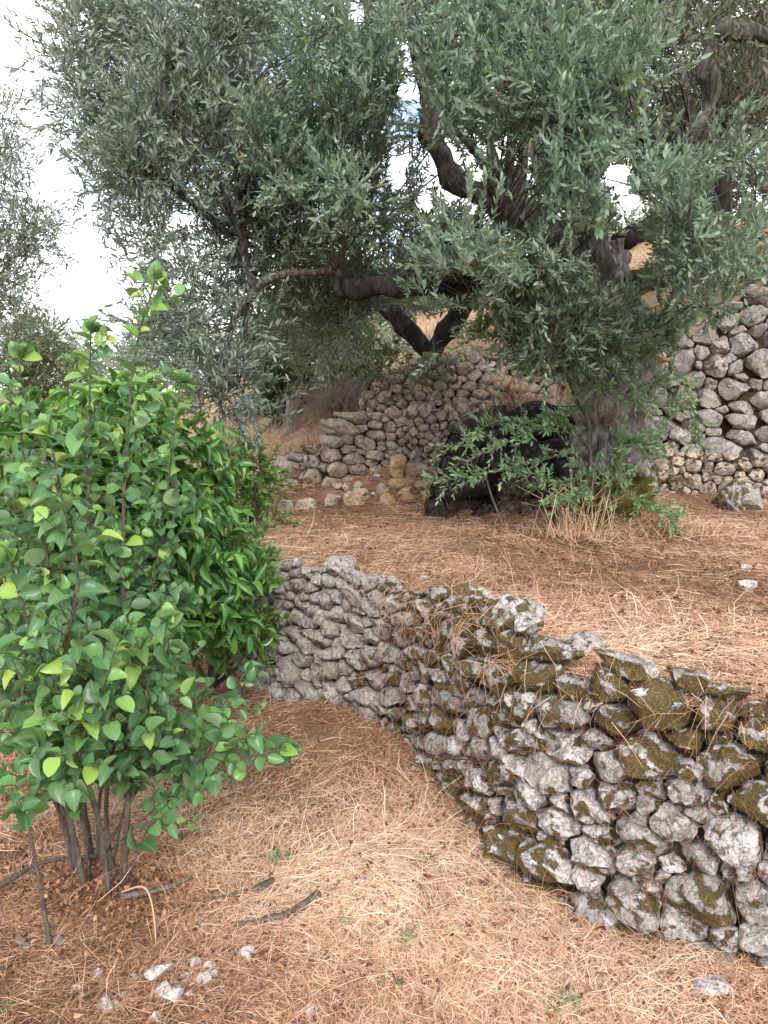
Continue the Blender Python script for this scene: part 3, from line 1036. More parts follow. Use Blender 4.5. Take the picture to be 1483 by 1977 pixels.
for u, v, s in PEB:
    loose('pebble', 'small whitish stone among the straw of the lower ground', 'pebble', u, v, h_low, (s * .85, s * .6, s * .5), M_PEBBLE, 2,
          'whitish stones scattered on the lower ground', 0, .3, .12)
loose('rock', 'grey rock half hidden behind the leafy shrub below the wall', 'rock', 375, 1262, h_low, (.12, .1, .08), M_STONE, 3, moss=.1, lich=.3)
loose('rock', 'dark grey flat rock on the ground between shrub and wall end', 'rock', 445, 1352, h_low, (.10, .06, .03), M_STONE, 3, moss=.1, lich=.15)

# fine moss fuzz on the front wall
MP, MN = np.vstack(MOSS_P), np.vstack(MOSS_N)
k = rng.integers(0, len(MP), 80000)
O = MP[k] + rng.normal(0, .0022, (len(k), 3))
D = nrm(MN[k] + rng.normal(0, .55, (len(k), 3)))
Lm = rng.uniform(.003, .010, len(k))
S_ = nrm(np.cross(D, rng.normal(size=D.shape)))
V = np.stack([O - S_ * .0013, O + S_ * .0013, O + D * Lm[:, None]], 1).reshape(-1, 3) - np.array(front_wall.location)
M_MOSS = None
_t = NT('moss_fuzz'); _a = _t.attr('tint')
M_MOSS = _t.end(_t.principled(_t.ramp(_a, [(0, (.05, .035, .012)), (.5, (.17, .125, .04)), (1, (.34, .27, .10))]), .8, None, .1))
link('moss_fuzz', mesh('moss_fuzz', V, np.arange(len(V)).reshape(-1, 3), M_MOSS, np.repeat(rng.uniform(0, 1, len(k)), 3)), front_wall, kind='stuff')

# ------------------------------------------------------------------ straw
def strands(x, y, z, yaw, L, W, tint, lift=.02, curl=.35, tilt=None, tb=.1):
    n = len(x)
    d = np.stack([np.cos(yaw), np.sin(yaw)], 1)
    s = np.stack([-d[:, 1], d[:, 0]], 1)
    c1 = rng.normal(0, curl, n) * L * .5
    A = np.stack([x - d[:, 0] * L / 2, y - d[:, 1] * L / 2, z], 1)
    B = np.stack([x + s[:, 0] * c1, y + s[:, 1] * c1, z + np.abs(rng.normal(0, 1, n)) * lift], 1)
    Cc = np.stack([x + d[:, 0] * L / 2, y + d[:, 1] * L / 2, z + rng.normal(0, 1, n) * lift * .7], 1)
    if tilt is not None:
        Cc[:, 2] += tilt * L
        B[:, 2] += tilt * L * .55
    W3_ = np.stack([s[:, 0], s[:, 1], rng.normal(0, .6, n)], 1)
    W3_ = nrm(W3_) * (W / 2)[:, None]
    V = np.stack([A - W3_ * .6, A + W3_ * .6, B - W3_, B + W3_, Cc - W3_ * .35, Cc + W3_ * .35], 1)
    F = (np.arange(n) * 6)[:, None, None] + np.array([(0, 1, 3, 2), (2, 3, 5, 4)])[None]
    return V.reshape(-1, 3), F.reshape(-1, 4), np.repeat(np.clip(tint, 0, 1), 6)

densN = SineNoise(29, 3.5, 4)
yawN, tintN = SineNoise(21, 1.6, 3), SineNoise(22, 2.2, 3)
def straw_field(n, r0, r1, a0, a1, hf, mask, wk=1.0, bright=.55, lk=1.0, mat=M_STRAW, name='cut_straw'):
    a = rng.uniform(a0, a1, n)
    r = r0 * (r1 / r0) ** rng.uniform(0, 1, n)
    x, y = r * np.sin(a), r * np.cos(a)
    m = mask(x, y) & (rng.uniform(0, 1, n) < .80 + .35 * densN(x, y))
    x, y, r = x[m], y[m], r[m]
    n = len(x)
    z = hf(x, y) + np.abs(rng.normal(0, .011, n))
    yaw = yawN(x, y) * 2.2 + rng.normal(0, .9, n)
    L = rng.lognormal(math.log(.07), .5, n).clip(.02, .26) * lk * (1 + .06 * r)
    W = rng.uniform(.0007, .0017, n) * (1 + .28 * r) * wk * .8
    tint = bright + .15 * tintN(x, y) + rng.normal(0, .26, n)
    up = rng.uniform(0, 1, n) < .035
    tilt = np.where(up, rng.uniform(.2, .9, n), 0)
    V, F, T_ = strands(x, y, z, yaw, L, W, tint, .008, .25, tilt)
    return V, F, T_

low_mask = lambda x, y: ~in_poly(x, y, TERR_FULL) & (dist_line(x, y, WALL_BASE) > .02)
t_mask = lambda x, y: in_poly(x, y, TERR_POLY)
hill_mask = lambda x, y: in_poly(x, y, HILL_POLY)
A45 = R(38)
V, F, T_ = straw_field(230000, 1.15, 6.5, -A45, A45, h_low, low_mask, bright=.45)
link('cut_straw', mesh('cut_straw', V, F, M_STRAW, T_), kind='stuff', label='orange-brown cut straw covering the lower ground', category='straw')
V, F, T_ = straw_field(165000, 1.7, 7.0, -R(15), A45, h_terr, t_mask, bright=.54)
link('cut_straw', mesh('cut_straw', V, F, M_STRAW, T_), kind='stuff', label='bright tan cut straw covering the upper terrace', category='straw')
V, F, T_ = straw_field(60000, 5.2, 16, -A45, A45, h_hill2, hill_mask, .8, .52)
link('dry_grass', mesh('dry_grass', V, F, M_STRAW, T_), kind='stuff', label='dry orange grass on the slope above the back walls', category='grass')

n = 26000
x, y = rng.uniform(-5, 9, n), rng.uniform(6.0, 15.5, n) 
m = hill_mask(x, y) & (densN(x * .6, y * .6) > -.25)
x, y = x[m], y[m]; n = len(x)
O = np.c_[x, y, h_hill2(x, y) - .01]
D = nrm(np.c_[rng.normal(0, .45, (n, 2)), np.ones(n)])
Ln = rng.uniform(.05, .22, n)
V, F, T_ = fast_twigs(O, O + D * (Ln * .5)[:, None], O + D * Ln[:, None] + np.c_[rng.normal(0, .04, (n, 2)), np.zeros(n)], np.full(n, .004), np.full(n, .0015),
                      np.clip(.55 + .25 * tintN(x * .5, y * .5) + rng.normal(0, .2, n), 0, 1))
link('standing_dry_grass', mesh('standing_dry_grass', V, F, M_STRAW, T_), kind='stuff', label='standing dry grass on the slope above the back walls', category='grass')

def litter(n, r0, r1, hf, mask, amin=-A45):
    a = rng.uniform(amin, A45, n); r = r0 * (r1 / r0) ** rng.uniform(0, 1, n)
    x, y = r * np.sin(a), r * np.cos(a)
    m = mask(x, y); x, y, r = x[m], y[m], r[m]
    n = len(x)
    O = np.stack([x, y, hf(x, y) + rng.uniform(.003, .03, n)], 1)
    D = rng.normal(size=(n, 3)); D[:, 2] *= .3
    N = rng.normal(size=(n, 3)) * .9 + np.array([0, 0, .8])
    L = rng.uniform(.006, .022, n) * (1 + .10 * r)
    return leaves(O, D, N, L, L * rng.uniform(.25, .6, n), rng.uniform(0, 1, n), T_CURL)
a1 = litter(15000, 1.15, 6, h_low, low_mask)
a2 = litter(8000, 1.7, 6.5, h_terr, t_mask, -R(15))
V, F, T_, _ = cat_meshes([a1, a2])
link('leaf_litter', mesh('leaf_litter', V, F, M_BROWN, T_), kind='stuff', label='crumbled brown dead leaves strewn through the straw', category='leaf litter')

# straw and dead creeper hanging over the front wall
pos = np.array([s[0] for s in front_surf]); nn = np.array([s[1] for s in front_surf])
topm = (pos[:, 2] > .66) & (pos[:, 1] < 3.5)
def hang(idx, n, lmin, lmax, down, tb, tr, outw, mat_w=.0022):
    k = rng.choice(idx, n)
    O = pos[k] + rng.normal(0, .05, (n, 3)) * np.array([1, 1, .6]) + nn[k] * rng.uniform(.015, outw, n)[:, None]
    D = rng.normal(0, .8, (n, 3)); D[:, 2] -= down
    D = nrm(D)
    L = rng.uniform(lmin, lmax, n)
    mid = O + D * (L * .5)[:, None] + nn[k] * .012
    end = O + D * L[:, None]; end[:, 2] -= L * .25
    return fast_twigs(O, mid, end, np.full(n, mat_w * .5), np.full(n, mat_w * .25), np.clip(rng.normal(tb, tr, n), 0, 1))
vis = np.where(pos[:, 1] < 4.4)[0]
V, F, T_ = hang(np.where(topm)[0], 600, .05, .16, .7, .6, .2, .07)
link('straw_fringe', mesh('straw_fringe', V, F, M_STRAW, T_), kind='stuff', label='loose straw hanging over the top stones of the front wall', category='straw')
patch = np.array([i for i in vis if pos[i, 0] > -.1 and (nB(pos[i, 0] * .8 + 3, pos[i, 2] * 1.2) > .15) or abs(pos[i, 0] - .62) < .08])
V, F, T_ = hang(patch, 1100, .03, .13, .9, .5, .25, .06)
V2, F2, T2 = hang(vis, 350, .05, .2, 1.0, .8, .2, .07, .002)
V, F, T_ = cat_meshes([(V, F, T_), (V2, F2, T2)])
link('dead_creeper', mesh('dead_creeper', V, F, M_RED, T_), kind='stuff', label='reddish dead creeper and dry stems on the face of the front wall', category='creeper')

# ------------------------------------------------------------------ the big olive tree
olive_base = np.array([1.40, 4.72, .80])
olive = thing('olive_tree', 'large old olive tree in the middle with twin trunk and crown filling the top', 'tree', olive_base)

def part_tube(name, pts, px_r, mat, root, base, nseg=14, per=6, rough=.26, freq=7.0, furrow=0.0, tinted=.5, **kw):
    W = [P(u, v, Y) for u, v, Y in pts]
    rad = [r * Y / FPX for r, (u, v, Y) in zip(px_r, pts)]
    V, F, T_ = tube(W, rad, nseg, per, rough, freq, True, tinted, furrow)
    return link(name, mesh(name, V - base, quads_fix(F), mat, T_), root, **kw), np.array(W)

limbs_pts = []
def limb(pts, r, mat=M_BARK_LIMB, name='limb', **kw):
    o, W = part_tube(name, pts, r, mat, olive, olive_base, **kw)
    limbs_pts.append(catmull(W, 5))
    return o
limb([(1165, 1075, 4.62), (1162, 1020, 4.66), (1160, 950, 4.7), (1165, 860, 4.72), (1155, 760, 4.7), (1135, 680, 4.66), (1120, 600, 4.6)], [100, 72, 56, 50, 48, 46, 48], M_BARK, 'trunk', nseg=90, per=16, furrow=.06, rough=.2, freq=9)
limb([(1205, 1070, 4.75), (1212, 1015, 4.78), (1215, 930, 4.8), (1212, 840, 4.82), (1205, 740, 4.85), (1195, 650, 4.9), (1200, 560, 4.95), (1190, 470, 5.0)], [90, 66, 48, 44, 46, 40, 26, 18], M_BARK, 'trunk', nseg=90, per=16, furrow=.07, rough=.2, freq=9)
limb([(1080, 1050, 4.50), (1100, 1010, 4.55), (1140, 960, 4.62)], [30, 42, 25], M_BARK, 'root', nseg=18)
limb([(1300, 1045, 4.60), (1250, 1010, 4.68), (1215, 960, 4.75)], [18, 36, 25], M_BARK, 'root', nseg=18)
# left limb, broken stub, bent branch and its risers
limb([(1125, 620, 4.6), (1070, 580, 4.55), (990, 560, 4.5), (900, 548, 4.45), (800, 552, 4.4), (720, 552, 4.38), (645, 548, 4.35)], [44, 34, 28, 24, 22, 19, 17], M_BARK_DARK)
limb([(655, 548, 4.36), (650, 525, 4.36), (610, 526, 4.34), (560, 528, 4.3), (515, 540, 4.3), (488, 565, 4.3), (462, 605, 4.28), (440, 640, 4.25)], [10, 8, 7, 7, 7, 7, 6, 4], M_BARK_LIMB, 'branch', nseg=10)
limb([(497, 555, 4.3), (478, 530, 4.35), (472, 470, 4.4), (468, 400, 4.5), (462, 320, 4.6), (440, 240, 4.7), (385, 150, 4.8), (340, 90, 4.9)], [9, 9, 8, 7, 6.5, 6, 5, 3], M_BARK_DARK, 'branch', nseg=8)
limb([(478, 500, 4.4), (440, 450, 4.5), (380, 400, 4.6), (300, 340, 4.7), (240, 300, 4.8)], [7, 6, 5, 4, 2], M_BARK_DARK, 'branch', nseg=8)
limb([(472, 470, 4.4), (440, 400, 4.35), (410, 330, 4.3), (380, 260, 4.3), (330, 200, 4.3)], [6, 5, 4, 3, 2], M_BARK_DARK, 'branch', nseg=8)
limb([(470, 590, 4.28), (474, 640, 4.25), (470, 700, 4.25), (455, 760, 4.22)], [6, 5, 3, 2], M_BARK_DARK, 'branch', nseg=8)
# main rising limb
limb([(1130, 640, 4.65), (1120, 540, 4.7), (1060, 450, 4.8), (985, 412, 4.85), (925, 375, 4.9), (862, 325, 4.95), (832, 240, 5.0), (822, 150, 5.05), (800, 70, 5.1), (765, -20, 5.2)], [44, 36, 34, 30, 22, 20, 19, 18, 15, 12], M_BARK_LIMB)
limb([(825, 170, 5.05), (835, 80, 5.1), (815, -20, 5.2)], [12, 10, 8], M_BARK_LIMB, 'branch', nseg=8)
for a in ([(990, 415, 4.82), (985, 300, 4.7), (990, 200, 4.65), (960, 60, 4.6)], [(1000, 415, 4.82), (1010, 300, 4.8), (1002, 180, 4.75), (1010, 20, 4.7)],
          [(975, 410, 4.82), (930, 310, 4.75), (870, 230, 4.7), (850, 150, 4.6)], [(995, 405, 4.85), (950, 300, 4.9), (930, 150, 5.0), (900, 0, 5.1)]):
    limb(a, [12, 9, 7, 3], M_BARK_LIMB, 'branch', nseg=8)
# right limbs
limb([(1150, 620, 4.75), (1150, 500, 4.7), (1140, 400, 4.65), (1150, 310, 4.55), (1230, 262, 4.4), (1300, 262, 4.35), (1345, 262, 4.3), (1368, 230, 4.3), (1372, 170, 4.3), (1370, 100, 4.3), (1400, 62, 4.3), (1450, 62, 4.3), (1500, 75, 4.3)],
     [42, 30, 22, 18, 17, 16, 15, 17, 14, 13, 15, 14, 13], M_BARK_LIMB)
limb([(1195, 470, 5.0), (1260, 440, 5.1), (1340, 430, 5.2), (1390, 400, 5.2), (1400, 340, 5.2), (1440, 200, 5.3), (1480, 20, 5.4)], [22, 20, 18, 18, 14, 11, 8], M_BARK_DARK)
limb([(1200, 560, 4.95), (1300, 530, 5.0), (1420, 525, 5.0), (1500, 512, 5.0)], [26, 20, 16, 15], M_BARK_DARK)
limb([(1345, 262, 4.3), (1330, 180, 4.5), (1300, 80, 4.7), (1290, -20, 4.9)], [8, 6, 5, 3], M_BARK_LIMB, 'branch', nseg=8)
limb([(1200, 300, 4.5), (1220, 180, 4.6), (1270, 60, 4.7), (1290, -40, 4.8)], [12, 9, 7, 5], M_BARK_LIMB, 'branch', nseg=8)
limb([(1020, 440, 4.85), (1015, 405, 4.85), (1010, 390, 4.8)], [12, 12, 8], M_BARK_DARK, 'stub', nseg=10)

LP = np.vstack(limbs_pts)

def ellipse_clusters(spec):
    out = []
    for (cu, cv, ru, rv, y0, y1, n) in spec:
        for _ in range(n):
            a, q = rng.uniform(0, 6.28), math.sqrt(rng.uniform(0, 1))
            out.append(P(cu + ru * q * math.cos(a), cv + rv * q * math.sin(a), rng.uniform(y0, y1)))
    return np.array(out)

HOLES = [(790, 110, 12, 40), (788, 195, 18, 44), (858, 305, 30, 32), (892, 372, 42, 22), (822, 390, 18, 22), (1192, 350, 24, 34), (1218, 405, 30, 28), (1078, 460, 14, 44), (1200, 500, 60, 46), (690, 30, 14, 30), (765, 330, 18, 40), (1260, 560, 30, 25),
         (795, 40, 10, 25), (360, 420, 32, 14), (900, 640, 50, 40), (780, 640, 60, 50), (1110, 740, 1, 1)]
WINDOWS = HOLES + [(1310, 262, 60, 22), (1372, 180, 20, 50), (1440, 72, 40, 20), (1000, 330, 22, 60), (985, 412, 60, 24), (940, 380, 30, 26), (1400, 380, 30, 46), (880, 555, 60, 20), (700, 552, 70, 22), (580, 532, 80, 18), (470, 420, 12, 90), (1110, 470, 30, 14)]
def in_holes(p, k=1.0, holes=HOLES):
    u, v = project(p)
    m = np.zeros(len(u), bool)
    for a, b, c, d in holes:
        m |= ((u - a) / (c * k)) ** 2 + ((v - b) / (d * k)) ** 2 < 1
    return m

def sprays_from(clusters, n_per, rad, length, inner=.15, updir=.25):
    k = len(clusters)
    c = np.repeat(clusters, n_per, 0)
    d = nrm(rng.normal(size=c.shape) + np.array([0, 0, updir]))
    O = c + d * rad * rng.uniform(inner, .8, (len(c), 1))
    D = nrm(d + rng.normal(0, .55, d.shape) + np.array([0, 0, updir]))
    L = length * rng.uniform(.6, 1.3, len(c))
    return O, D, L

def crown(root, base, clusters, n_per, rad, length, K, ll, lw, mat, twigmat, attach=None, holes=True, nsingle=0, name='foliage', tb=.45, tr=.25,
          droop=.15, per_node=2, tpl=T_OLIVE, updir=.25, yellow=.01, jit=.25, twig_r=.0022, hs=None):
    hs = hs or HOLES
    O, D, L = sprays_from(clusters, n_per, rad, length, updir=updir)
    if holes:
        m = ~in_holes(O, 1.15, hs) & ~in_holes(O + D * L[:, None], 1.0, hs)
        O, D, L = O[m], D[m], L[m]
    O2, D2, N2, l2, w2, mid, end = spray_leaves(O, D, L, K, ll, lw, droop=droop, per_node=per_node, jit=jit)
    keep = rng.uniform(0, 1, len(O2)) > .06
    if holes:
        keep &= ~(in_holes(O2, .95, hs) & (rng.uniform(0, 1, len(O2)) < .9))
    cl_t = np.repeat(rng.normal(0, .10, len(O)), 1)
    tint = rng.normal(tb, tr, len(O2)) 
    tint = np.clip(tint, 0, .97)
    tint[rng.uniform(0, 1, len(tint)) < yellow] = 1.0
    V, F, T_, U_ = leaves(O2[keep] - base, D2[keep], N2[keep], l2[keep], w2[keep], tint[keep], tpl)
    link(name, mesh(name, V, F, mat, T_, U_), root, kind='stuff')
    tw = fast_twigs(O - base, mid - base, end - base, np.full(len(O), twig_r), np.full(len(O), twig_r * .4), np.full(len(O), .5))
    parts = [tw]
    if attach is not None:
        A = []
        for c in clusters:
            d = np.linalg.norm(attach - c, axis=1)
            j = np.argsort(d)[:12]
            a = attach[rng.choice(j)]
            if np.linalg.norm(a - c) < 1.8 and not (holes and in_holes(np.array([(a * .5 + c * .5), (a * .25 + c * .75), (a * .75 + c * .25)]), 1.5).any()): A.append((a, c))
        if A:
            a = np.array([x[0] for x in A]); c = np.array([x[1] for x in A])
            m_ = (a + c) / 2 + rng.normal(0, .07, a.shape) + np.array([0, 0, .05])
            ln = np.linalg.norm(a - c, axis=1)
            parts.append(fast_twigs(a - base, m_ - base, c - base, (.0025 + .004 * ln), np.full(len(a), .003), np.full(len(a), .5)))
            # secondary stems from the cluster centre to each spray
    V, F, T_ = cat_meshes(parts)
    link('twigs', mesh('twigs', V, F, twigmat, T_), root, kind='stuff')
    return O, D, L

# upper-left and back mass, small-looking leaves, grey-green with the glare veil in their colour
back = ellipse_clusters([
    (360, 110, 225, 150, 4.3, 6.0, 72), (300, 250, 180, 110, 4.2, 5.8, 46), (430, 340, 210, 130, 4.2, 5.8, 60), (640, 160, 230, 200, 4.4, 6.0, 70),
    (600, 400, 200, 130, 4.5, 5.8, 44), (420, 560, 90, 60, 4.2, 5.0, 14), (420, 690, 90, 70, 4.1, 4.8, 14), (430, 770, 70, 50, 4.1, 4.7, 4), (330, 650, 60, 60, 4.2, 4.8, 7), (130, 110, 50, 60, 4.6, 5.4, 5), (300, 480, 60, 40, 4.3, 5.0, 6),
    (180, 40, 60, 50, 4.6, 5.4, 6), (720, 600, 170, 60, 4.9, 6.0, 26), (590, 600, 110, 60, 4.8, 5.8, 16), (480, 20, 300, 60, 4.4, 6.2, 34), (230, 350, 60, 40, 4.4, 5.2, 8),
    (600, 500, 160, 60, 5.0, 5.8, 18)])
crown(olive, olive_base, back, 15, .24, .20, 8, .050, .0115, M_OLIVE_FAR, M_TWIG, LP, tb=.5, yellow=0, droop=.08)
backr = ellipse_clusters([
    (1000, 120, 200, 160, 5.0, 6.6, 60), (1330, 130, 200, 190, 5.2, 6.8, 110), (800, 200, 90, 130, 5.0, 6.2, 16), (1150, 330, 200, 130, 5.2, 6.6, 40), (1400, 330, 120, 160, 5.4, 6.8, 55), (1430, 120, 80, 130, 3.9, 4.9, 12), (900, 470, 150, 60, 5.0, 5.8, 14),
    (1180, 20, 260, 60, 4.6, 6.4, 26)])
crown(olive, olive_base, backr, 14, .26, .21, 8, .050, .0125, M_OLIVE_SHADED, M_TWIG, LP, tb=.45, tr=.25, yellow=.003, droop=.08)
frontc = ellipse_clusters([
    (1120, 160, 140, 150, 3.2, 4.3, 26), (950, 200, 120, 180, 3.4, 4.5, 22), (1150, 420, 200, 90, 3.2, 4.3, 26), (1010, 530, 150, 70, 3.3, 4.3, 22), (1390, 430, 90, 170, 3.2, 4.4, 26),
    (690, 110, 110, 120, 3.9, 4.7, 22), (640, 380, 120, 110, 3.9, 4.7, 20), (1130, 620, 130, 50, 3.6, 4.4, 16), (1050, 650, 90, 40, 3.8, 4.3, 8), (1210, 660, 80, 50, 3.9, 4.4, 8), (1130, 400, 80, 70, 3.4, 4.2, 10), (1290, 570, 80, 70, 4.0, 4.8, 10), (860, 590, 60, 60, 3.6, 4.2, 8),
    (880, 20, 200, 60, 3.4, 4.6, 14), (1180, 490, 90, 60, 3.4, 4.2, 8), (560, 230, 120, 140, 4.0, 4.8, 14), (920, 440, 80, 60, 3.4, 4.2, 10), (1060, 300, 140, 80, 3.4, 4.3, 14)])
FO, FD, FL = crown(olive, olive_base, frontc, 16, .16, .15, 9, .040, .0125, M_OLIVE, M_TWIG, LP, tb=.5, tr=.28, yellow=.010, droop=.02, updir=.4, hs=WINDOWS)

# single leafy twigs that hang nearest to the camera
tw_meshes = []
for k in range(10):
    r_ = np.random.default_rng(100 + k)
    O0 = np.zeros((1, 3)); D0 = np.array([[0, 0, 1.0]]); L0 = np.array([.22])
    o2, d2, n2, l2, w2, mid, end = spray_leaves(O0, D0, L0, 12, .040, .0128, droop=0, up=0, r=r_)
    V, F, T_, _ = leaves(o2, d2, n2, l2, w2, np.clip(r_.normal(.6, .22, len(o2)), 0, .97), T_OLIVE)
    s = fast_twigs(O0, mid + r_.normal(0, .006, (1, 3)), end, np.array([.0022]), np.array([.0008]), np.array([.6]))
    V, F, T_ = cat_meshes([(V, F, T_), s])
    tw_meshes.append(mesh('leafy_twig', V, F, M_OLIVE, T_))
nearc = ellipse_clusters([(1150, 130, 120, 120, 2.9, 3.3, 10), (1180, 330, 110, 80, 2.9, 3.3, 7), (980, 520, 120, 70, 3.0, 3.4, 8), (1380, 480, 80, 110, 3.0, 3.4, 6),
                          (720, 110, 60, 70, 3.4, 3.8, 4), (660, 390, 70, 60, 3.5, 3.9, 3), (930, 180, 90, 120, 3.2, 3.6, 5), (840, 610, 50, 40, 3.4, 3.7, 2)])
O, D, L = sprays_from(nearc, 7, .17, .2, updir=.5)
D = nrm(D + np.array([0, 0, .1]))
m = ~in_holes(O, 1.2, WINDOWS) & ~in_holes(O + D * L[:, None], 1.1, WINDOWS)
O, D, L = O[m][:298], D[m][:298], L[m][:298]
conn = []
for i, (o, d, l) in enumerate(zip(O, D, L)):
    q = Vector(d).to_track_quat('Z', 'Y').to_matrix().to_4x4() @ Matrix.Rotation(rng.uniform(0, 6.28), 4, 'Z')
    ob = link('leafy_twig', tw_meshes[i % 10], olive)
    ob.matrix_basis = Matrix.Translation(Vector(o - olive_base)) @ q @ Matrix.Scale(min(l / .2, 1.1), 4)
for c in nearc:
    j = np.argmin(np.linalg.norm(LP - c, axis=1))
    if not in_holes((LP[j] + c)[None] / 2, 1.6).any(): conn.append((LP[j], c))
a = np.array([x[0] for x in conn]) - olive_base; c = np.array([x[1] for x in conn]) - olive_base
V, F, T_ = fast_twigs(a, (a + c) / 2 + rng.normal(0, .06, a.shape), c, np.full(len(a), .007), np.full(len(a), .002), np.full(len(a), .5))
link('twigs', mesh('twigs', V, F, M_TWIG, T_), olive, kind='stuff')

# long pale suckers that droop before the logs and the trunk
def suckers(specs, root, base, r_px=2.2):
    leaf_sets, tubes_ = [], []
    for pts in specs:
        W = catmull([P(*p) for p in pts], 8)
        n = len(W)
        tubes_.append(tube(W[::2], np.linspace(.004, .0012, len(W[::2])), 5, 3, cap=False, tint=.5))
        for side_n in range(3):
            idx = rng.integers(int(n * .1), n, max(5, n // 2))
            O = W[idx]
            T = nrm(np.gradient(W, axis=0))[idx]
            D = nrm(T * .7 + rng.normal(0, .65, T.shape) + np.array([0, 0, .15]))
            L = rng.uniform(.06, .15, len(idx))
            leaf_sets.append((O, D, L))
        leaf_sets.append((W[:-1:3], nrm(np.gradient(W, axis=0))[:-1:3], np.full(len(W[:-1:3]), .09)))
    O = np.vstack([x[0] for x in leaf_sets]); D = np.vstack([x[1] for x in leaf_sets]); L = np.concatenate([x[2] for x in leaf_sets])
    o2, d2, n2, l2, w2, mid, end = spray_leaves(O, D, L, 6, .040, .0125, droop=.05)
    V, F, T_, _ = leaves(o2 - base, d2, n2, l2, w2, np.clip(rng.normal(.45, .28, len(o2)), 0, 1), T_OLIVE)
    link('sucker_leaves', mesh('sucker_leaves', V, F, M_OLIVE_NEW, T_), root, kind='stuff')
    s = fast_twigs(O - base, mid - base, end - base, np.full(len(O), .0014), np.full(len(O), .0006), np.full(len(O), .5))
    V, F, T_ = cat_meshes(tubes_)
    link('sucker_stem', mesh('sucker_stem', V - base, quads_fix(F), M_TWIG_GREEN, T_), root, kind='stuff')
    link('sucker_twigs', mesh('sucker_twigs', s[0], s[1], M_TWIG_GREEN, s[2]), root, kind='stuff')
suckers([
    [(1140, 830, 4.45), (1060, 815, 4.3), (960, 815, 4.2), (880, 860, 4.15)], [(1140, 860, 4.45), (1040, 890, 4.3), (930, 915, 4.25), (845, 930, 4.2)],
    [(1150, 780, 4.45), (1090, 800, 4.3), (1010, 840, 4.2), (900, 890, 4.2)], [(1160, 900, 4.45), (1080, 930, 4.35), (1000, 900, 4.3)],
    [(1140, 800, 4.4), (1080, 700, 4.2), (1000, 620, 4.05), (930, 620, 4.0)], [(1130, 720, 4.4), (1060, 690, 4.2), (1040, 640, 4.1), (1100, 560, 4.0)],
    [(1150, 760, 4.4), (1120, 680, 4.2), (1130, 610, 4.1)], [(1120, 720, 4.4), (1200, 770, 4.3), (1290, 775, 4.3)], [(1160, 700, 4.4), (1230, 740, 4.3), (1280, 735, 4.3)],
    [(1170, 1000, 4.45), (1230, 900, 4.4), (1300, 790, 4.4)], [(1210, 960, 4.4), (1270, 980, 4.3), (1300, 1010, 4.3)], [(1220, 720, 4.6), (1300, 640, 4.6), (1390, 570, 4.7)],
    [(1290, 690, 4.7), (1280, 610, 4.6), (1260, 530, 4.6)], [(1290, 700, 4.8), (1330, 760, 4.8), (1345, 840, 4.8)], [(1150, 900, 4.45), (1120, 950, 4.3), (1080, 960, 4.3)],
    [(1140, 690, 4.4), (1050, 720, 4.2), (1010, 700, 4.1)], [(1180, 880, 4.5), (1220, 850, 4.4), (1260, 870, 4.4)], [(1160, 980, 4.45), (1190, 920, 4.4), (1200, 850, 4.4)],
    [(1180, 700, 4.5), (1240, 690, 4.4), (1300, 640, 4.4), (1350, 600, 4.4)], [(1060, 640, 4.3), (990, 650, 4.1), (920, 640, 4.0)]], olive, olive_base)
suckers([[(1140, 700, 4.3), (1060, 660, 4.1), (980, 600, 4.0), (950, 560, 4.0)], [(1130, 660, 4.3), (1090, 600, 4.1), (1075, 540, 4.0)], [(1170, 680, 4.3), (1200, 600, 4.2), (1240, 540, 4.2)],
         [(1180, 700, 4.3), (1260, 640, 4.2), (1330, 590, 4.3)], [(1120, 700, 4.3), (1040, 690, 4.1), (960, 650, 4.0), (900, 660, 4.0)]], olive, olive_base)
o, _ = part_tube('sucker_trunk', [(1142, 980, 4.42), (1140, 880, 4.42), (1135, 810, 4.42), (1110, 770, 4.4), (1100, 740, 4.4)], [5, 5, 4.5, 4, 3], M_BARK_LIMB, olive, olive_base, nseg=8)

# ------------------------------------------------------------------ second olive on the bank behind
b2 = P(832, 695, 6.9)
ol2 = thing('olive_tree', 'dark forked olive trunk rising from the wall bank left of the big olive', 'tree', b2)
part_tube('trunk', [(828, 712, 6.9), (838, 680, 6.9), (858, 645, 6.85), (885, 610, 6.8), (900, 560, 6.8), (880, 480, 6.8), (860, 400, 7.0)], [22, 17, 19, 20, 18, 14, 8], M_BARK_DARK, ol2, b2, nseg=14)
part_tube('limb', [(835, 690, 6.9), (805, 655, 6.9), (772, 620, 6.95), (740, 590, 7.0), (700, 540, 7.1), (680, 460, 7.2)], [17, 17, 17, 14, 11, 6], M_BARK_DARK, ol2, b2, nseg=12)
c2 = ellipse_clusters([(860, 500, 130, 60, 6.3, 7.6, 14), (690, 540, 150, 80, 6.3, 7.6, 20), (600, 620, 120, 70, 6.4, 7.4, 14), (760, 700, 70, 45, 6.2, 6.8, 9), (860, 440, 60, 30, 6.4, 7.6, 4)])
crown(ol2, b2, c2, 15, .28, .22, 8, .05, .011, M_FARLEAF, M_TWIG, None, tb=.3, yellow=0, holes=True)

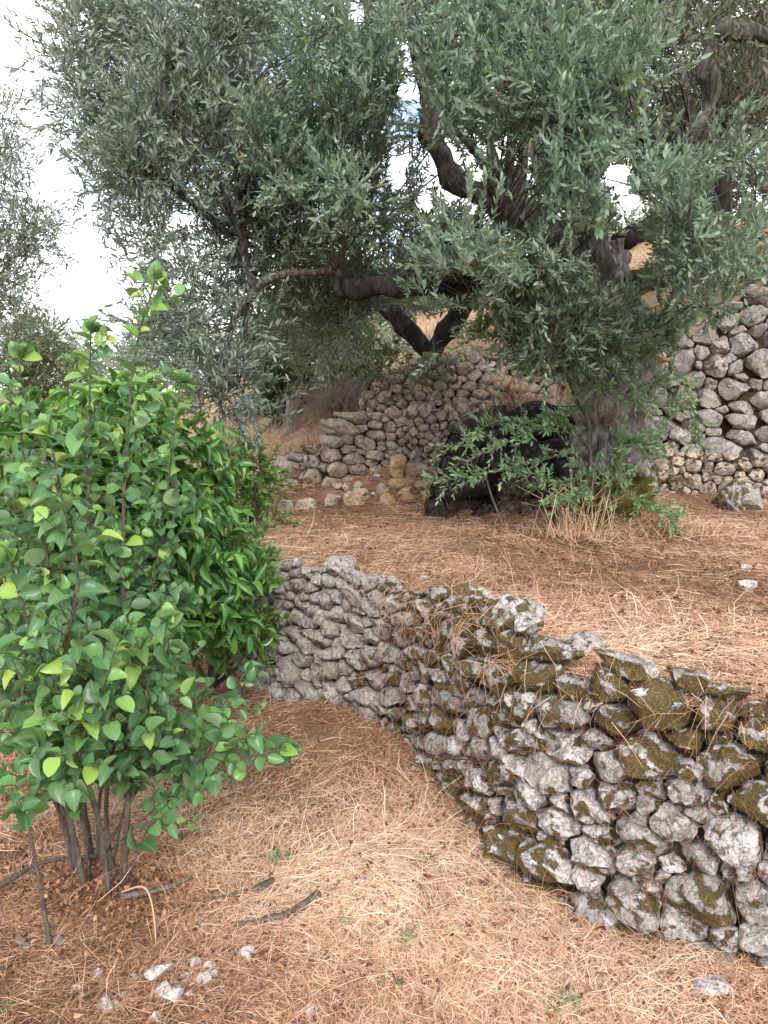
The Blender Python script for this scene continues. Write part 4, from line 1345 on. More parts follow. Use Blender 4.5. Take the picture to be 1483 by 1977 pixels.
# ------------------------------------------------------------------ log pile
def log(label, p0, p1, r, mat=M_CHAR_BARK, bend=0.0, endmat=M_CHAR):
    a, b = np.array(p0), np.array(p1)
    mid = (a + b) / 2 + np.array([0, 0, bend])
    base = mid.copy()
    root = thing('log', label, 'log', base, 'dark olive logs stacked beside the trunk')
    V, F, T_ = tube([a, (a + mid) / 2 + rng.normal(0, .012, 3), mid, (b + mid) / 2 + rng.normal(0, .012, 3), b],
                    [r * rng.uniform(.9, 1.1) for _ in range(5)], 20, 6, .12, 10, False, .5, .05)
    link('bark', mesh('bark', V - base, F, mat, T_), root)
    ends = []
    for c, t in ((a, a - mid), (b, b - mid)):
        t = t / np.linalg.norm(t)
        D_, F_ = ICO[2]
        s1 = nrm(np.cross(t, [0, 0, 1.0])); s2 = np.cross(t, s1)
        Ve = c + D_[:, 0:1] * s1 * r * .93 + D_[:, 1:2] * s2 * r * .93 + D_[:, 2:3] * t * .015
        n = rough_noise(Ve, (0, 0, 0), 20, .02)
        Ve = Ve + t * n[:, None]
        link('cut_end', mesh('cut_end', Ve - base, F_, endmat), root)
TZ = .80
def LG(u0, v0, Y0, u1, v1, Y1): return P(u0, v0, Y0), P(u1, v1, Y1)
LOGS = [
    ('lowest left log, brown bark, its end by the tan block', (842, 985, 5.0), (940, 975, 5.5), .09, 0, M_CHAR_BARK),
    ('short dark log beside the lowest left one, dark end forward', (925, 985, 5.5), (938, 990, 4.98), .07, 0, M_CHAR),
    ('bottom log with yellow lichen spots under the mossy-barked log', (962, 985, 5.05), (1050, 988, 5.0), .085, 0, M_CHAR_BARK),
    ('brown log with greenish bark above the lichen-spotted bottom log', (962, 945, 5.05), (1050, 945, 5.05), .075, 0, M_CHAR_BARK),
    ('black charred log with its round end forward right of the greenish log', (1060, 930, 5.5), (1052, 950, 4.98), .085, 0, M_CHAR),
    ('black log lowest at right by the trunk roots', (1075, 980, 5.5), (1060, 990, 4.98), .075, 0, M_CHAR),
    ('left log of the second layer hung with olive leaves', (856, 942, 5.0), (945, 935, 5.5), .085, 0, M_CHAR_BARK),
    ('left log of the third layer under the pale leaves', (868, 900, 5.05), (950, 890, 5.6), .08, 0, M_CHAR_BARK),
    ('slanting charred log across the middle of the pile', (940, 905, 5.1), (1080, 870, 5.15), .065, .02, M_CHAR),
    ('thin charred log under the slanting one', (960, 918, 5.15), (1070, 905, 5.15), .05, 0, M_CHAR),
    ('left log of the fourth layer with a blunt end', (880, 858, 5.1), (965, 850, 5.6), .075, 0, M_CHAR_BARK),
    ('black log standing on end in the middle of the pile', (958, 880, 5.1), (972, 830, 5.15), .045, 0, M_CHAR),
    ('upper left sloping log with pale grey bark', (878, 840, 5.4), (975, 800, 5.3), .075, .03, M_CHAR_BARK),
    ('topmost arched log against the trunk', (975, 815, 5.3), (1110, 805, 5.2), .075, .05, M_CHAR),
    ('charred log behind the arched one at the top', (1000, 830, 5.6), (1120, 835, 5.5), .09, 0, M_CHAR),
    ('dark log in the shade beside the trunk at mid height', (1020, 870, 5.45), (1125, 875, 5.4), .085, 0, M_CHAR),
    ('grey barkless log leaning beside the trunk foot', (1075, 960, 5.15), (1085, 900, 5.3), .05, 0, M_CHAR_BARK),
    ('black log deep in the middle gap of the pile', (900, 930, 5.7), (1100, 925, 5.6), .12, 0, M_CHAR),
    ('black log deep in the pile under the top logs', (900, 870, 5.75), (1110, 860, 5.7), .13, 0, M_CHAR)]
for lb, a, b, r, bend, mt in LOGS:
    p0, p1 = P(*a), P(*b)
    log(lb, p0, p1, r, mt, bend)

# ------------------------------------------------------------------ tuft, sticks, weeds
gp = G(1178, 1060, .84)
blades((gp[0] - .02, 4.32, .80), 70, .46, .09, M_STRAW, 'dry_grass_tuft', 'tall straw-coloured grass tuft standing at the foot of the olive trunk', 'grass tuft', .004, .8, .30)
blades((gp[0] + .05, 4.2, .80), 150, .2, .16, M_STRAW, 'dry_grass_tuft', 'sprawling matted straw tuft in front of the tall one at the trunk foot', 'grass tuft', .003, .6, 1.1)
blades((1.0, 4.42, .80), 90, .16, .12, M_STRAW, 'dry_grass_tuft', 'short tan grass tuft left of the trunk foot before the logs', 'grass tuft', .003, .6, .6)
blades((1.75, 4.4, .80), 120, .2, .14, M_STRAW, 'dry_grass_tuft', 'low tan grass tuft right of the trunk roots', 'grass tuft', .003, .6, .7)
blades((.52, 2.52, .66), 160, .16, .05, M_STRAW, 'dry_grass_tuft', 'straw tuft spilling through the gap in the front wall top', 'grass tuft', .0028, .75, .8)
for (u, v, Y, n, h, lb) in [(545, 1680, 0, 40, .10, 'green feathery weed in the straw right of the shrub base'), (520, 1715, 0, 30, .07, 'little green weed at the tip of the upper fallen branch'),
                         (660, 1810, 0, 40, .07, 'grey-green weed in the straw right of the lower fallen branch'), (785, 1835, 0, 36, .08, 'green sprig in the lower straw below the wall corner'),
                         (1080, 1930, 0, 50, .10, 'green grass sprig near the bottom, left of the flat pink stone'), (600, 1735, 0, 20, .04, 'tiny green seedling between the fallen branches'),
                         (820, 1690, 0, 36, .07, 'green wisp in the straw left of the wall corner'), (755, 1920, 0, 30, .08, 'upright green blades at the bottom centre'),
                         (10, 1965, 0, 40, .06, 'green weed at the bottom left corner'), (905, 1720, 0, 24, .06, 'faint green wisp just left of the wall corner foot')]:
    p = G(u, v, 0.0)
    b = (p[0], p[1], float(h_low(np.array(p[0]), np.array(p[1]))))
    h, n = h * .62, int(n * .6)
    O = np.array(b) + np.c_[rng.normal(0, h * .35, (n, 2)), np.full(n, .006)]
    D = nrm(np.c_[rng.normal(0, .6, (n, 2)), np.ones(n)])
    o2, d2, n2, l2, w2, mid, end = spray_leaves(O, D, np.full(n, h * .6), 4, h * .22, h * .05)
    V, F, T_, U_ = leaves(o2 - np.array(b), d2, n2, l2, w2, np.clip(rng.normal(.4, .3, len(o2)), 0, 1), T_OLIVE)
    link('weed', mesh('weed', V, F, M_OLIVE_NEW, T_), None, b, label=lb, category='weed')

def stick(label, pts, r, mat=M_GREY_WOOD, zoff=.02, name='fallen_branch', group=None, hf=h_low, twigs=()):
    W = []
    for q in pts:
        if len(q) == 2:
            p = G(q[0], q[1], 0.0)
            W.append(np.array([p[0], p[1], float(hf(np.array(p[0]), np.array(p[1]))) + zoff]))
        else:
            W.append(P(*q))
    b = W[0]
    V, F, T_ = tube(W, np.linspace(r, r * .55, len(W)), 9, 5, .2, 20)
    return link(name, mesh(name, V - b, quads_fix(F), mat, T_), None, tuple(b), label=label, category='branch', group=group)
stick('brown fallen branch lying in the straw, the lower of two', [(618, 1760), (560, 1785), (500, 1795), (450, 1803)], .013, M_STEM)
stick('dark fallen branch lying in the straw, the upper of two', [(530, 1722), (480, 1738), (430, 1748), (400, 1745)], .011, M_STEM)
stick('grey branch running out right from the shrub base', [(235, 1768), (290, 1750), (330, 1730), (370, 1705)], .009, M_GREY_WOOD, .05)
stick('long brown branch entering from the left edge to the shrub base', [(-40, 1775), (30, 1745), (90, 1722), (190, 1720)], .010, M_STEM, .08)
stick('pale dry arched stem beside the shrub base', [(235, 1722, 2.15), (275, 1712, 2.12), (292, 1740, 2.1), (300, 1800, 2.05), (300, 1855, 2.0)], .003, M_STRAW, 0, 'bent_reed')
stick('weathered cut stump peg left of the shrub base', [(122, 1862, 1.98), (120, 1830, 2.0), (108, 1808, 2.0)], .017, M_GREY_WOOD, 0, 'stump')
stick('grey rotten peg at the far left of the shrub base', [(60, 1850, 2.0), (50, 1830, 2.0), (35, 1808, 2.02)], .013, M_GREY_WOOD, 0, 'stump')
stick('dark stick leaning on the slope above the back wall', [(622, 858, 6.6), (645, 820, 6.9), (665, 768, 7.1)], .018, M_BARK_DARK, 0, 'leaning_stick')
stick('dark leaning post at the left end of the back wall', [(508, 915, 6.3), (512, 880, 6.4)], .02, M_BARK_DARK, 0, 'leaning_stick')
stick('thin dark post on the bank above the pale slab', [(712, 755, 6.9), (700, 700, 7.0)], .02, M_BARK_DARK, 0, 'leaning_stick')
stick('bare grey stick leaning before the log pile', [(975, 1020, 4.75), (950, 960, 4.8), (935, 905, 4.85)], .008, M_GREY_WOOD, 0, 'leaning_stick')

# heap of dead leaves round the shrub base
sb = G(185, 1760, 0.0)
n = 1500
O = np.c_[sb[0] + rng.normal(0, .17, n), sb[1] + rng.normal(0, .11, n), np.zeros(n)]
O[:, 2] = h_low(O[:, 0], O[:, 1]) + rng.uniform(0, .06, n)
Lh = rng.uniform(.008, .022, n)
V, F, T_, U_ = leaves(O, rng.normal(size=(n, 3)), rng.normal(size=(n, 3)), Lh, Lh * .7, rng.uniform(0, .9, n), T_SMALL)
link('dead_leaf_heap', mesh('dead_leaf_heap', V, F, M_BROWN, T_), kind='stuff', label='heap of brown dead leaves round the stems of the near shrub', category='dead leaves')

# ------------------------------------------------------------------ near broad-leaved shrub
sh_base = np.array([sb[0], 2.28, 0.08])
shrub = thing('quince_shrub', 'near broad-leaved green shrub with many thin stems at the left', 'shrub', sh_base)
STEMS = [
    [(150, 1755, 2.25), (125, 1600, 2.3), (70, 1450, 2.3), (30, 1300, 2.3), (0, 1100, 2.3), (-20, 950, 2.3)],
    [(170, 1750, 2.2), (120, 1500, 2.15), (118, 1400, 2.1), (90, 1290, 2.1), (50, 1190, 2.1), (20, 1080, 2.1)],
    [(180, 1745, 2.3), (165, 1600, 2.35), (160, 1400, 2.4), (170, 1120, 2.45), (172, 860, 2.5), (175, 640, 2.5)],
    [(195, 1750, 2.35), (170, 1600, 2.4), (130, 1400, 2.5), (95, 1100, 2.55), (45, 880, 2.55), (38, 690, 2.5)],
    [(232, 1750, 2.25), (245, 1600, 2.25), (246, 1400, 2.3), (238, 1150, 2.4), (242, 900, 2.45), (262, 680, 2.5), (300, 540, 2.5)],
    [(225, 1735, 2.3), (205, 1560, 2.35), (230, 1380, 2.4), (292, 1150, 2.5), (322, 950, 2.55), (348, 740, 2.6)],
    [(215, 1750, 2.2), (185, 1560, 2.15), (110, 1350, 2.05), (150, 1130, 2.0), (120, 960, 2.0), (95, 840, 2.0)],
    [(100, 1850, 2.0), (72, 1680, 2.02), (45, 1570, 2.05), (0, 1520, 2.1)],
    [(200, 1650, 2.3), (300, 1470, 2.35), (390, 1410, 2.4), (475, 1300, 2.5)],
    [(215, 1640, 2.25), (330, 1530, 2.2), (420, 1450, 2.2), (545, 1445, 2.2)],
    [(250, 1690, 2.2), (290, 1590, 2.2), (345, 1530, 2.2)],
    [(190, 1740, 2.3), (200, 1500, 2.4), (300, 1300, 2.5), (360, 1160, 2.6)],
    [(165, 1745, 2.25), (90, 1450, 2.2), (10, 1300, 2.15), (-50, 1200, 2.1)],
    [(205, 1740, 2.35), (240, 1560, 2.3), (290, 1380, 2.2), (270, 1260, 2.15), (320, 1200, 2.1)],
    [(185, 1740, 2.4), (150, 1500, 2.5), (60, 1250, 2.6), (30, 1000, 2.6), (80, 800, 2.6)],
    [(175, 1700, 2.2), (150, 1480, 2.05), (200, 1330, 1.95), (230, 1230, 1.95)]]
SR = [9, 10, 9, 8, 10, 8, 8, 7, 4, 3, 3, 6, 6, 5, 7, 5]
LO, LD, LNn, LLn, LW_ = [], [], [], [], []
side_tw = []
OWN = []
for st, r in zip(STEMS, SR):
    W = np.array([P(*p) for p in st])
    rad = np.linspace(r * 1.6 / FPX, r * .25 * 1.6 / FPX, len(W))
    V, F, T_ = tube(W, rad, 9, 6, .12, 18)
    stem_ob = link('stem', mesh('stem', V - sh_base, quads_fix(F), M_STEM, T_), shrub)
    cw = catmull(W, 10)
    seg = np.r_[0, np.cumsum(np.linalg.norm(np.diff(cw, axis=0), axis=1))]
    tot = seg[-1]
    short = tot < 1.0
    s = tot * (.36 if not short else (.7 if st[0][0] == 100 else .3))
    k = 0
    while s < tot:
        f = s / tot
        p = np.array([np.interp(s, seg, cw[:, i]) for i in range(3)])
        t = nrm(np.array([np.interp(min(s + .03, tot), seg, cw[:, i]) for i in range(3)]) - p + 1e-6)
        ph = k * 2.4 + rng.uniform(-.4, .4)
        a = nrm(np.cross(t, [.3, .9, .2])); b = np.cross(t, a)
        d = a * math.cos(ph) + b * math.sin(ph)
        if rng.uniform() < (.62 if f < .8 else .15) and not (short and f < .4):     # side twig with its own leaves
            ln = rng.uniform(.10, .26) * (1.15 - f * .6)
            dd = nrm(d + t * .7 + np.array([0, 0, .1]))
            e = p + dd * ln
            side_tw.append((p, (p + e) / 2 + rng.normal(0, .006, 3), e))
            for m_ in range(int(ln / .024) + 2):
                q = p + (e - p) * min(1, (m_ + .8) / (ln / .024 + 2))
                h = m_ * 2.4
                a2 = nrm(np.cross(dd, [.2, .1, .97])); b2_ = np.cross(dd, a2)
                ld = nrm((a2 * math.cos(h) + b2_ * math.sin(h)) * .9 + dd * .6)
                LO.append(q); LD.append(ld)
                LNn.append(nrm(rng.normal(0, .55, 3) + np.array([0, -.3, .9])))
                LLn.append(rng.uniform(.026, .066))
        else:
            LO.append(p); LD.append(nrm(d * .85 + t * .6)); LNn.append(nrm(rng.normal(0, .35, 3) + np.array([0, -.35, 1]))); LLn.append(rng.uniform(.04, .076))
        s += .022; k += 1
    for q in range(8):                                       # tip rosette
        LO.append(cw[-1]); LD.append(nrm(nrm(cw[-1] - cw[-3]) * .9 + rng.normal(0, .5, 3))); LNn.append(nrm(rng.normal(0, .5, 3) + np.array([0, -.5, .7]))); LLn.append(rng.uniform(.04, .07))
    OWN += [stem_ob] * (len(LO) - len(OWN))
a, b, c = (np.array([x[i] for x in side_tw]) - sh_base for i in range(3))
V, F, T_ = fast_twigs(a, b, c, np.full(len(a), .0022), np.full(len(a), .0011), np.full(len(a), .5))
link('side_twigs', mesh('side_twigs', V, F, M_STEM, T_), shrub, kind='stuff')
LO, LD, LNn, LLn = map(np.array, (LO, LD, LNn, LLn))
LD[:, 2] -= .15
print('shrub leaves', len(LO))

def place_leaves(root, base, O, D, N, L, wf, tpl, mat_obj, mat_attr, tint, nsingle=295, name='leaf', owners=None):
    tpl_fold = .3
    lms = []
    for cf, cc in ((1, 0), (1.6, .12), (.3, -.18), (1.1, .3)):
        tv2 = tpl[0].copy()
        lift = np.abs(tv2[:, 1]) * tpl_fold * cf
        tv2[:, 2] = tv2[:, 2] + lift - cc * tv2[:, 0] ** 2
        tv2[:, 1] *= 1 - .12 * cf * (tv2[:, 0] > .5)
        v_, f_, t_, u_ = leaves(np.zeros((1, 3)), np.array([[1., 0, 0]]), np.array([[0, 0, 1.]]), np.array([1.]), np.array([wf]), np.array([.5]), (tv2, tpl[1]))
        lms.append(mesh('leaf', v_, f_, mat_obj, t_, u_))
    u, v = project(O)
    vis_ = (u > -30) & (u < 1510) & (v < 2000)
    order = np.argsort(np.linalg.norm(O - EYE, axis=1) + np.where(vis_, 0, 50))
    for i in order[:nsingle]:
        d = D[i] / np.linalg.norm(D[i])
        b = np.cross(N[i], d); b /= np.linalg.norm(b)
        n_ = np.cross(d, b)
        M = Matrix(((d[0], b[0], n_[0], O[i][0] - base[0]), (d[1], b[1], n_[1], O[i][1] - base[1]), (d[2], b[2], n_[2], O[i][2] - base[2]), (0, 0, 0, 1)))
        ob = link(name, lms[int(i) % 4], owners[i] if owners else root)
        ob.matrix_basis = M @ Matrix.Scale(L[i], 4)
    r_ = order[nsingle:]
    sets = []
    for g_, (cf, cc) in enumerate(((0, 0), (1, .1), (.5, -.15))):
        tv2 = tpl[0].copy()
        tv2[:, 2] = tv2[:, 2] + np.abs(tv2[:, 1]) * .4 * cf - cc * tv2[:, 0] ** 2
        q_ = r_[g_::3]
        sets.append(leaves(O[q_] - base, D[q_], N[q_], L[q_], L[q_] * wf * rng.uniform(.7, 1.15, len(q_)), tint[q_], (tv2, tpl[1])))
    V, F, T_, U_ = cat_meshes(sets)
    link('foliage', mesh('foliage', V, F, mat_attr, T_, U_), root, kind='stuff')
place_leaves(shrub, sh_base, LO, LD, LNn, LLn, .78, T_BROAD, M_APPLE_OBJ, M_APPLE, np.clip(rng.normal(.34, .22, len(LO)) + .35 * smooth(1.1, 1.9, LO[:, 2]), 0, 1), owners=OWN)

# ------------------------------------------------------------------ glossy bush behind it
gb = np.array([-1.25, 3.6, 0.0])
bush = thing('glossy_bush', 'dense dark green bush with long drooping glossy leaves behind the near shrub', 'bush', gb)
cl = ellipse_clusters([(90, 840, 120, 70, 3.0, 3.8, 16), (250, 830, 110, 60, 3.0, 3.8, 16), (360, 930, 70, 80, 3.1, 3.8, 14), (380, 1080, 65, 90, 3.1, 3.8, 16), (300, 1180, 100, 70, 3.0, 3.7, 16),
                       (120, 1040, 160, 120, 3.0, 3.8, 34), (240, 1000, 120, 120, 3.0, 3.8, 26), (0, 950, 80, 140, 3.0, 3.9, 14), (60, 1220, 120, 60, 3.1, 3.8, 14), (420, 1180, 40, 50, 3.2, 3.7, 6)])
O, D, L = sprays_from(cl, 6, .14, .13, updir=.1)
o2, d2, n2, l2, w2, mid, end = spray_leaves(O, D, L, 7, .085, .03, per_node=1, droop=.25, up=-.35, jit=.35, ang=1.0)
n2 = nrm(n2 * .4 + rng.normal(0, .3, n2.shape) + np.array([0, -.6, .8]))
d2[:, 2] -= .45
V, F, T_ = fast_twigs(O - gb, mid - gb, end - gb, np.full(len(O), .003), np.full(len(O), .001), np.full(len(O), .5))
link('twigs', mesh('twigs', V, F, M_STEM, T_), bush, kind='stuff')
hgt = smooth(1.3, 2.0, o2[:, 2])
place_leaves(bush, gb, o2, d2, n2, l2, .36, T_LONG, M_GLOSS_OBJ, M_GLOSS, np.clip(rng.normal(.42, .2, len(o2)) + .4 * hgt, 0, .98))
for k, (u, v) in enumerate([(60, 1290), (200, 1290), (300, 1280), (130, 1300)]):
    tp = cl[rng.integers(len(cl))]
    p0 = G(u, v, 0.0)
    V, F, T_ = tube([(p0[0], 3.6, -.03), ((p0[0] + tp[0]) / 2, 3.5, .6), tp], [.022, .017, .008], 9, 6, .15, 12)
    link('stem', mesh('stem', V - gb, quads_fix(F), M_STEM, T_), bush)

def small_bush(name, label, base, spec, mat, n_per=8, rad=.16, length=.12, K=6, ll=.045, lw=.02, tb=.5, tpl=T_SMALL, stems=3, group=None, cat='bush', twig=M_STEM, flowers=None, holes=False, per_node=2, stem_r=.012):
    base = np.array(base, float)
    root = thing(name, label, cat, base, group)
    cl_ = ellipse_clusters(spec)
    O, D, L = sprays_from(cl_, n_per, rad, length)
    o2, d2, n2, l2, w2, mid, end = spray_leaves(O, D, L, K, ll, lw, per_node=per_node, droop=.15, jit=.35)
    V, F, T_, U_ = leaves(o2 - base, d2, n2, l2, w2, np.clip(rng.normal(tb, .25, len(o2)), 0, .98), tpl)
    link('foliage', mesh('foliage', V, F, mat, T_, U_), root, kind='stuff')
    A = np.repeat(base[None], len(cl_), 0)
    m_ = (A + cl_) / 2 + rng.normal(0, .05, A.shape)
    tw = fast_twigs(O - base, mid - base, end - base, np.full(len(O), .002), np.full(len(O), .001), np.full(len(O), .5))
    br = fast_twigs(A - base, m_ - base, cl_ - base, np.full(len(A), stem_r), np.full(len(A), .003), np.full(len(A), .5))
    V, F, T_ = cat_meshes([tw, br])
    link('branches', mesh('branches', V, F, twig, T_), root, kind='stuff')
    if flowers:
        n = flowers
        c = O[rng.integers(0, len(O), n)] + rng.normal(0, .03, (n, 3))
        k = 14
        O3 = np.repeat(c, k, 0) + rng.normal(0, .03, (n * k, 3))
        Lf = np.full(len(O3), .036)
        V, F, T_, U_ = leaves(O3 - base, rng.normal(size=O3.shape), rng.normal(size=O3.shape), Lf, Lf, rng.uniform(0, 1, len(O3)), T_SMALL)
        link('blossom', mesh('blossom', V, F, M_FLOWER, T_, U_), root, kind='stuff')
    return root
small_bush('young_bush', 'small yellow-green bush at the left end of the back wall', (-.85, 4.9, .05), [(480, 930, 50, 45, 4.6, 5.2, 10), (500, 990, 35, 40, 4.6, 5.2, 8), (440, 960, 40, 60, 4.5, 5.0, 8)], M_LIGHT, ll=.05, lw=.022)
small_bush('young_bush', 'light green bush hanging against the left end of the front wall', (-.95, 4.0, .0), [(470, 1120, 40, 50, 3.7, 4.1, 8), (470, 1220, 40, 50, 3.7, 4.0, 7), (430, 1060, 30, 50, 3.8, 4.2, 5)], M_LIGHT, ll=.055, lw=.024, tb=.35)

# ------------------------------------------------------------------ far trees, bushes and the pole
def far_tree(label, base, trunk, r, spec, mat=M_OLIVE_FAR, n_per=12, rad=.45, length=.35, K=7, ll=.075, lw=.02, tb=.5, name='olive_tree'):
    base = np.array(base, float)
    root = thing(name, label, 'tree', base)
    W = np.array([base] + [P(*t) for t in trunk])
    V, F, T_ = tube(W, np.linspace(r, r * .4, len(W)), 10, 6, .25, 4)
    link('trunk', mesh('trunk', V - base, quads_fix(F), M_BARK_LIMB, T_), root)
    crown(root, base, ellipse_clusters(spec), n_per, rad, length, K, ll, lw, mat, M_TWIG, catmull(W, 8), holes=False, tb=tb, yellow=0, twig_r=.004)
def gz(u, Y):
    x = P(u, 900, Y)[0]
    return (x, Y, float(h_hill2(np.array(x), np.array(Y))) if Y > 4.8 else 0.0)
far_tree('tall sparse olive tree at the left edge against the sky', (-5.2, 9.0, -.2), [(-100, 800, 9), (-60, 600, 9), (-40, 400, 9)], .16,
         [(0, 260, 30, 60, 8.4, 9.4, 12), (-20, 340, 60, 60, 8.4, 9.4, 16), (30, 430, 60, 60, 8.4, 9.4, 18), (90, 460, 40, 22, 8.6, 9.2, 5), (10, 530, 60, 50, 8.4, 9.4, 16), (0, 610, 50, 50, 8.4, 9.4, 12), (-40, 480, 60, 120, 8.4, 9.6, 16)], n_per=10, rad=.28, length=.3, ll=.06, lw=.014)
far_tree('round dense olive tree far off at left below the tall one', (-5.9, 13, -.3), [(60, 760, 13), (55, 690, 13)], .2,
         [(60, 670, 40, 50, 12.4, 13.6, 26), (20, 720, 60, 40, 12.4, 13.6, 22), (90, 730, 30, 40, 12.6, 13.4, 10)], n_per=14, rad=.4, length=.3, ll=.08, lw=.022, mat=M_FARLEAF, tb=.35)
far_tree('pale bluish tree far off between the two left trees and the big olive', (-6.6, 17, -.2), [(150, 740, 17), (150, 690, 17)], .15,
         [(150, 690, 28, 28, 16, 18, 12), (200, 720, 40, 25, 16, 18, 12), (260, 730, 60, 25, 16, 18, 12)], n_per=12, rad=.5, length=.4, ll=.11, lw=.03, tb=.8)
far_tree('distant grey-green tree behind the drooping left end of the crown', (-3.4, 14, .2), [(370, 700, 14), (360, 640, 14)], .18,
         [(350, 640, 60, 60, 13, 15, 24), (430, 700, 60, 50, 12, 14, 20), (280, 700, 50, 40, 13, 15, 12)], n_per=13, rad=.45, length=.35, ll=.09, lw=.024, tb=.6, mat=M_OLIVE_FAR)
far_tree('grey-green olive far behind the forked dark trunk', gz(790, 12.5), [(790, 600, 12.5), (790, 560, 12.5)], .15,
         [(790, 560, 120, 45, 12, 13.4, 34), (700, 590, 70, 30, 11.5, 12.5, 14), (880, 560, 50, 40, 12, 13, 12)], n_per=12, rad=.4, length=.35, ll=.085, lw=.022, mat=M_FARLEAF, tb=.4)
pb = P(128, 745, 15)
pole = thing('fence_post', 'thin grey post standing far off in front of the left trees', 'post', pb)
V, F, T_ = tube([(pb[0], pb[1], pb[2] - .5), (pb[0], pb[1], pb[2] + .5)], [.04, .04], 8, 2); link('shaft', mesh('shaft', V - pb, quads_fix(F), M_GREY_WOOD, T_), pole)
V, F, T_ = tube([(pb[0], pb[1], pb[2] + .5), (pb[0], pb[1], pb[2] + .54)], [.055, .05], 8, 2); link('cap', mesh('cap', V - pb, quads_fix(F), M_GREY_WOOD, T_), pole)

B1 = gz(545, 8.3)
ivy = thing('ivy_clad_tree', 'slender tree sheathed in dark green ivy on the slope behind the back wall', 'tree', B1)
part_tube('trunk', [(552, 835, 8.3), (545, 790, 8.3), (530, 740, 8.3), (520, 660, 8.3), (530, 560, 8.4)], [14, 13, 12, 9, 5], M_BARK_LIMB, ivy, np.array(B1), nseg=10)
cl3 = ellipse_clusters([(545, 800, 10, 35, 8.2, 8.4, 10), (528, 740, 22, 35, 8.1, 8.5, 12), (525, 670, 50, 50, 7.9, 8.7, 22), (560, 620, 60, 40, 7.9, 8.7, 12)])
crown(ivy, np.array(B1), cl3, 12, .15, .14, 6, .055, .035, M_DULL, M_TWIG, None, holes=False, tb=.15, tpl=T_SMALL, yellow=0)
B2 = gz(610, 8.9)
small_bush('elder_bush', 'bushy shrub dotted with cream blossom behind the ivy-clad tree', B2, [(600, 690, 60, 50, 8.6, 9.4, 16), (580, 640, 70, 40, 8.6, 9.4, 12), (640, 640, 60, 30, 8.8, 9.6, 8)], M_DULL, 10, .3, .25, 6, .08, .035, .35, flowers=220)
B3 = gz(700, 8.0)
small_bush('elder_bush', 'lower spreading green shrub with white blossom above the brambles', B3, [(700, 690, 70, 28, 7.8, 8.4, 14), (640, 735, 40, 18, 7.8, 8.2, 7), (760, 670, 50, 20, 7.8, 8.4, 7)], M_DULL, 10, .22, .2, 6, .06, .026, .65, flowers=170)
stp = gz(568, 7.6)
st_o = thing('tree_stump', 'pale grey tree stump on the orange slope beside the ivy-clad tree', 'stump', stp)
z0 = stp[2]
V, F, T_ = tube([(stp[0], 7.6, z0 - .05), (stp[0], 7.6, z0 + .1), (stp[0] + .01, 7.6, z0 + .27)], [.11, .075, .065], 14, 5, .2, 8, True, .5, .05)
link('trunk', mesh('trunk', V - np.array(stp), quads_fix(F), M_GREY_WOOD, T_), st_o)
V, F, T_ = tube([(stp[0], 7.6, z0 + .2), (stp[0] - .08, 7.6, z0 + .34)], [.025, .015], 8, 4, .2, 8)
link('snag', mesh('snag', V - np.array(stp), quads_fix(F), M_GREY_WOOD, T_), st_o)
B4 = gz(605, 8.6)
dk = thing('dead_tree', 'dark bare trunk leaning behind the pale stump', 'tree', B4)
part_tube('trunk', [(585, 800, 8.6), (598, 750, 8.6), (603, 700, 8.6), (600, 640, 8.7)], [10, 14, 12, 7], M_BARK_DARK, dk, np.array(B4), nseg=10)
part_tube('limb', [(600, 745, 8.6), (625, 735, 8.6), (650, 745, 8.6)], [10, 8, 4], M_BARK_DARK, dk, np.array(B4), nseg=8)
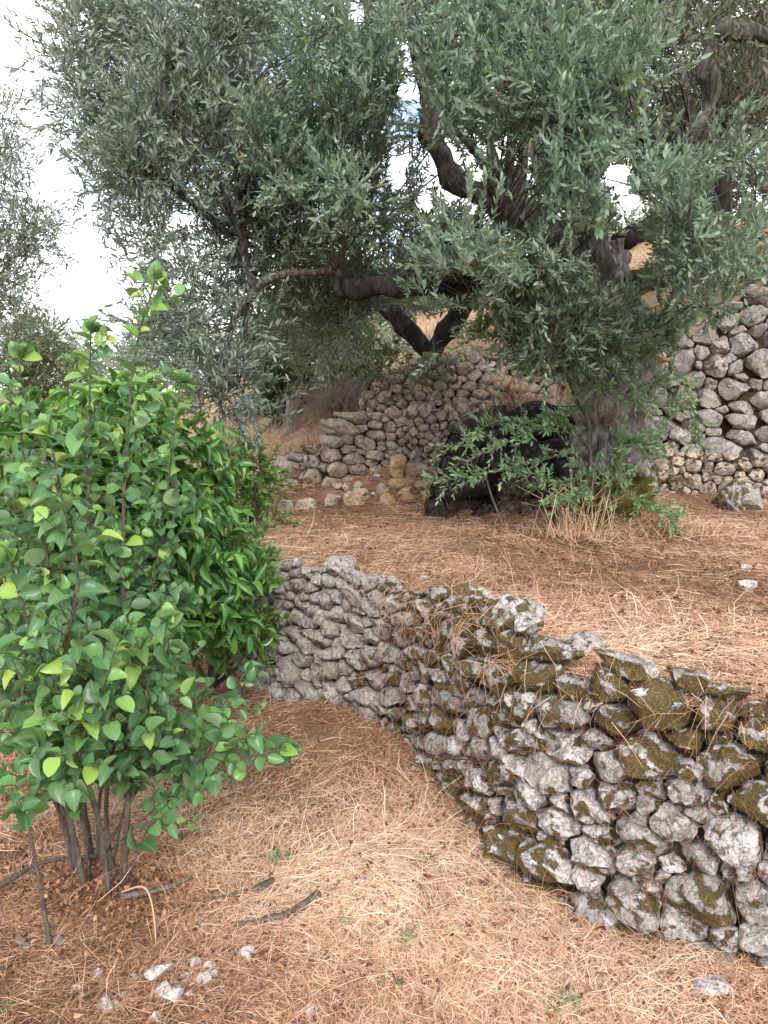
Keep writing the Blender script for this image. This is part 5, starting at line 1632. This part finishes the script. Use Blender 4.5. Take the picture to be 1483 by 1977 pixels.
for sx, sy, lb in [(1.9, 8.6, 'low dull green scrub on the slope, seen between trunk and forked olive'), (3.2, 10.5, 'low dull green scrub high on the slope right of the trunk'),
                   (.9, 11.0, 'low dull green scrub high on the slope behind the forked olive'), (-.6, 10.4, 'low dull green scrub on the far slope behind the brambles')]:
    z_ = float(h_hill2(np.array(sx), np.array(sy)))
    u_, v_ = project(np.array([sx, sy, z_ + .2]))
    small_bush('scrub_bush', lb, (sx, sy, z_), [(float(u_[0]), float(v_[0]), 60, 22, sy - .4, sy + .4, 12)], M_DULL, 9, .2, .2, 6, .05, .02, .4, group='scrub on the slope')
# brambles
n = 750
cu, cv = rng.normal(655, 38, n), rng.normal(785, 17, n)
O = np.array([P(a, b, y) for a, b, y in zip(cu, cv, rng.uniform(7.0, 7.6, n))])
O[:, 2] = np.maximum(O[:, 2], h_hill2(O[:, 0], O[:, 1]) + .02)
D = nrm(rng.normal(size=(n, 3)) * np.array([1, .6, .7]))
Ln = rng.uniform(.12, .4, n)
mid = O + D * (Ln * .5)[:, None] + np.array([0, 0, .05]); end = O + D * Ln[:, None]
V, F, T_ = fast_twigs(O, mid, end, np.full(n, .0028), np.full(n, .0015), np.full(n, .5))
link('bramble_thicket', mesh('bramble_thicket', V, F, M_BRAMBLE, T_), kind='stuff', label='tangle of grey-brown dead brambles on the bank behind the back wall', category='brambles')
# little stones of an old wall on the slope
for k in range(34):
    u, v = rng.uniform(450, 565), 0
    Y = rng.uniform(8.9, 9.4)
    x = P(u, 900, Y)[0]
    w = rng.uniform(.06, .12)
    V, F = rock((w, w * .8, w * .7), 2)
    z = float(h_hill2(np.array(x), np.array(Y)))
    o = link('field_stone', mesh('field_stone', V, F, M_STONE, np.full(len(V), -1.)), None, (x, Y, z + rng.uniform(0, .14)), label='pale grey stone of a tumbled row on the slope behind the ivy-clad tree', category='stone', group='tumbled stone row on the far slope')
    o['lichen'] = .7
tris = sum(len(o.data.polygons) * (2 if len(o.data.polygons) and len(o.data.polygons[0].vertices) == 4 else 1) for o in bpy.data.objects if o.type == 'MESH')
print('TRIS', tris, 'OBJ', len(bpy.data.objects))
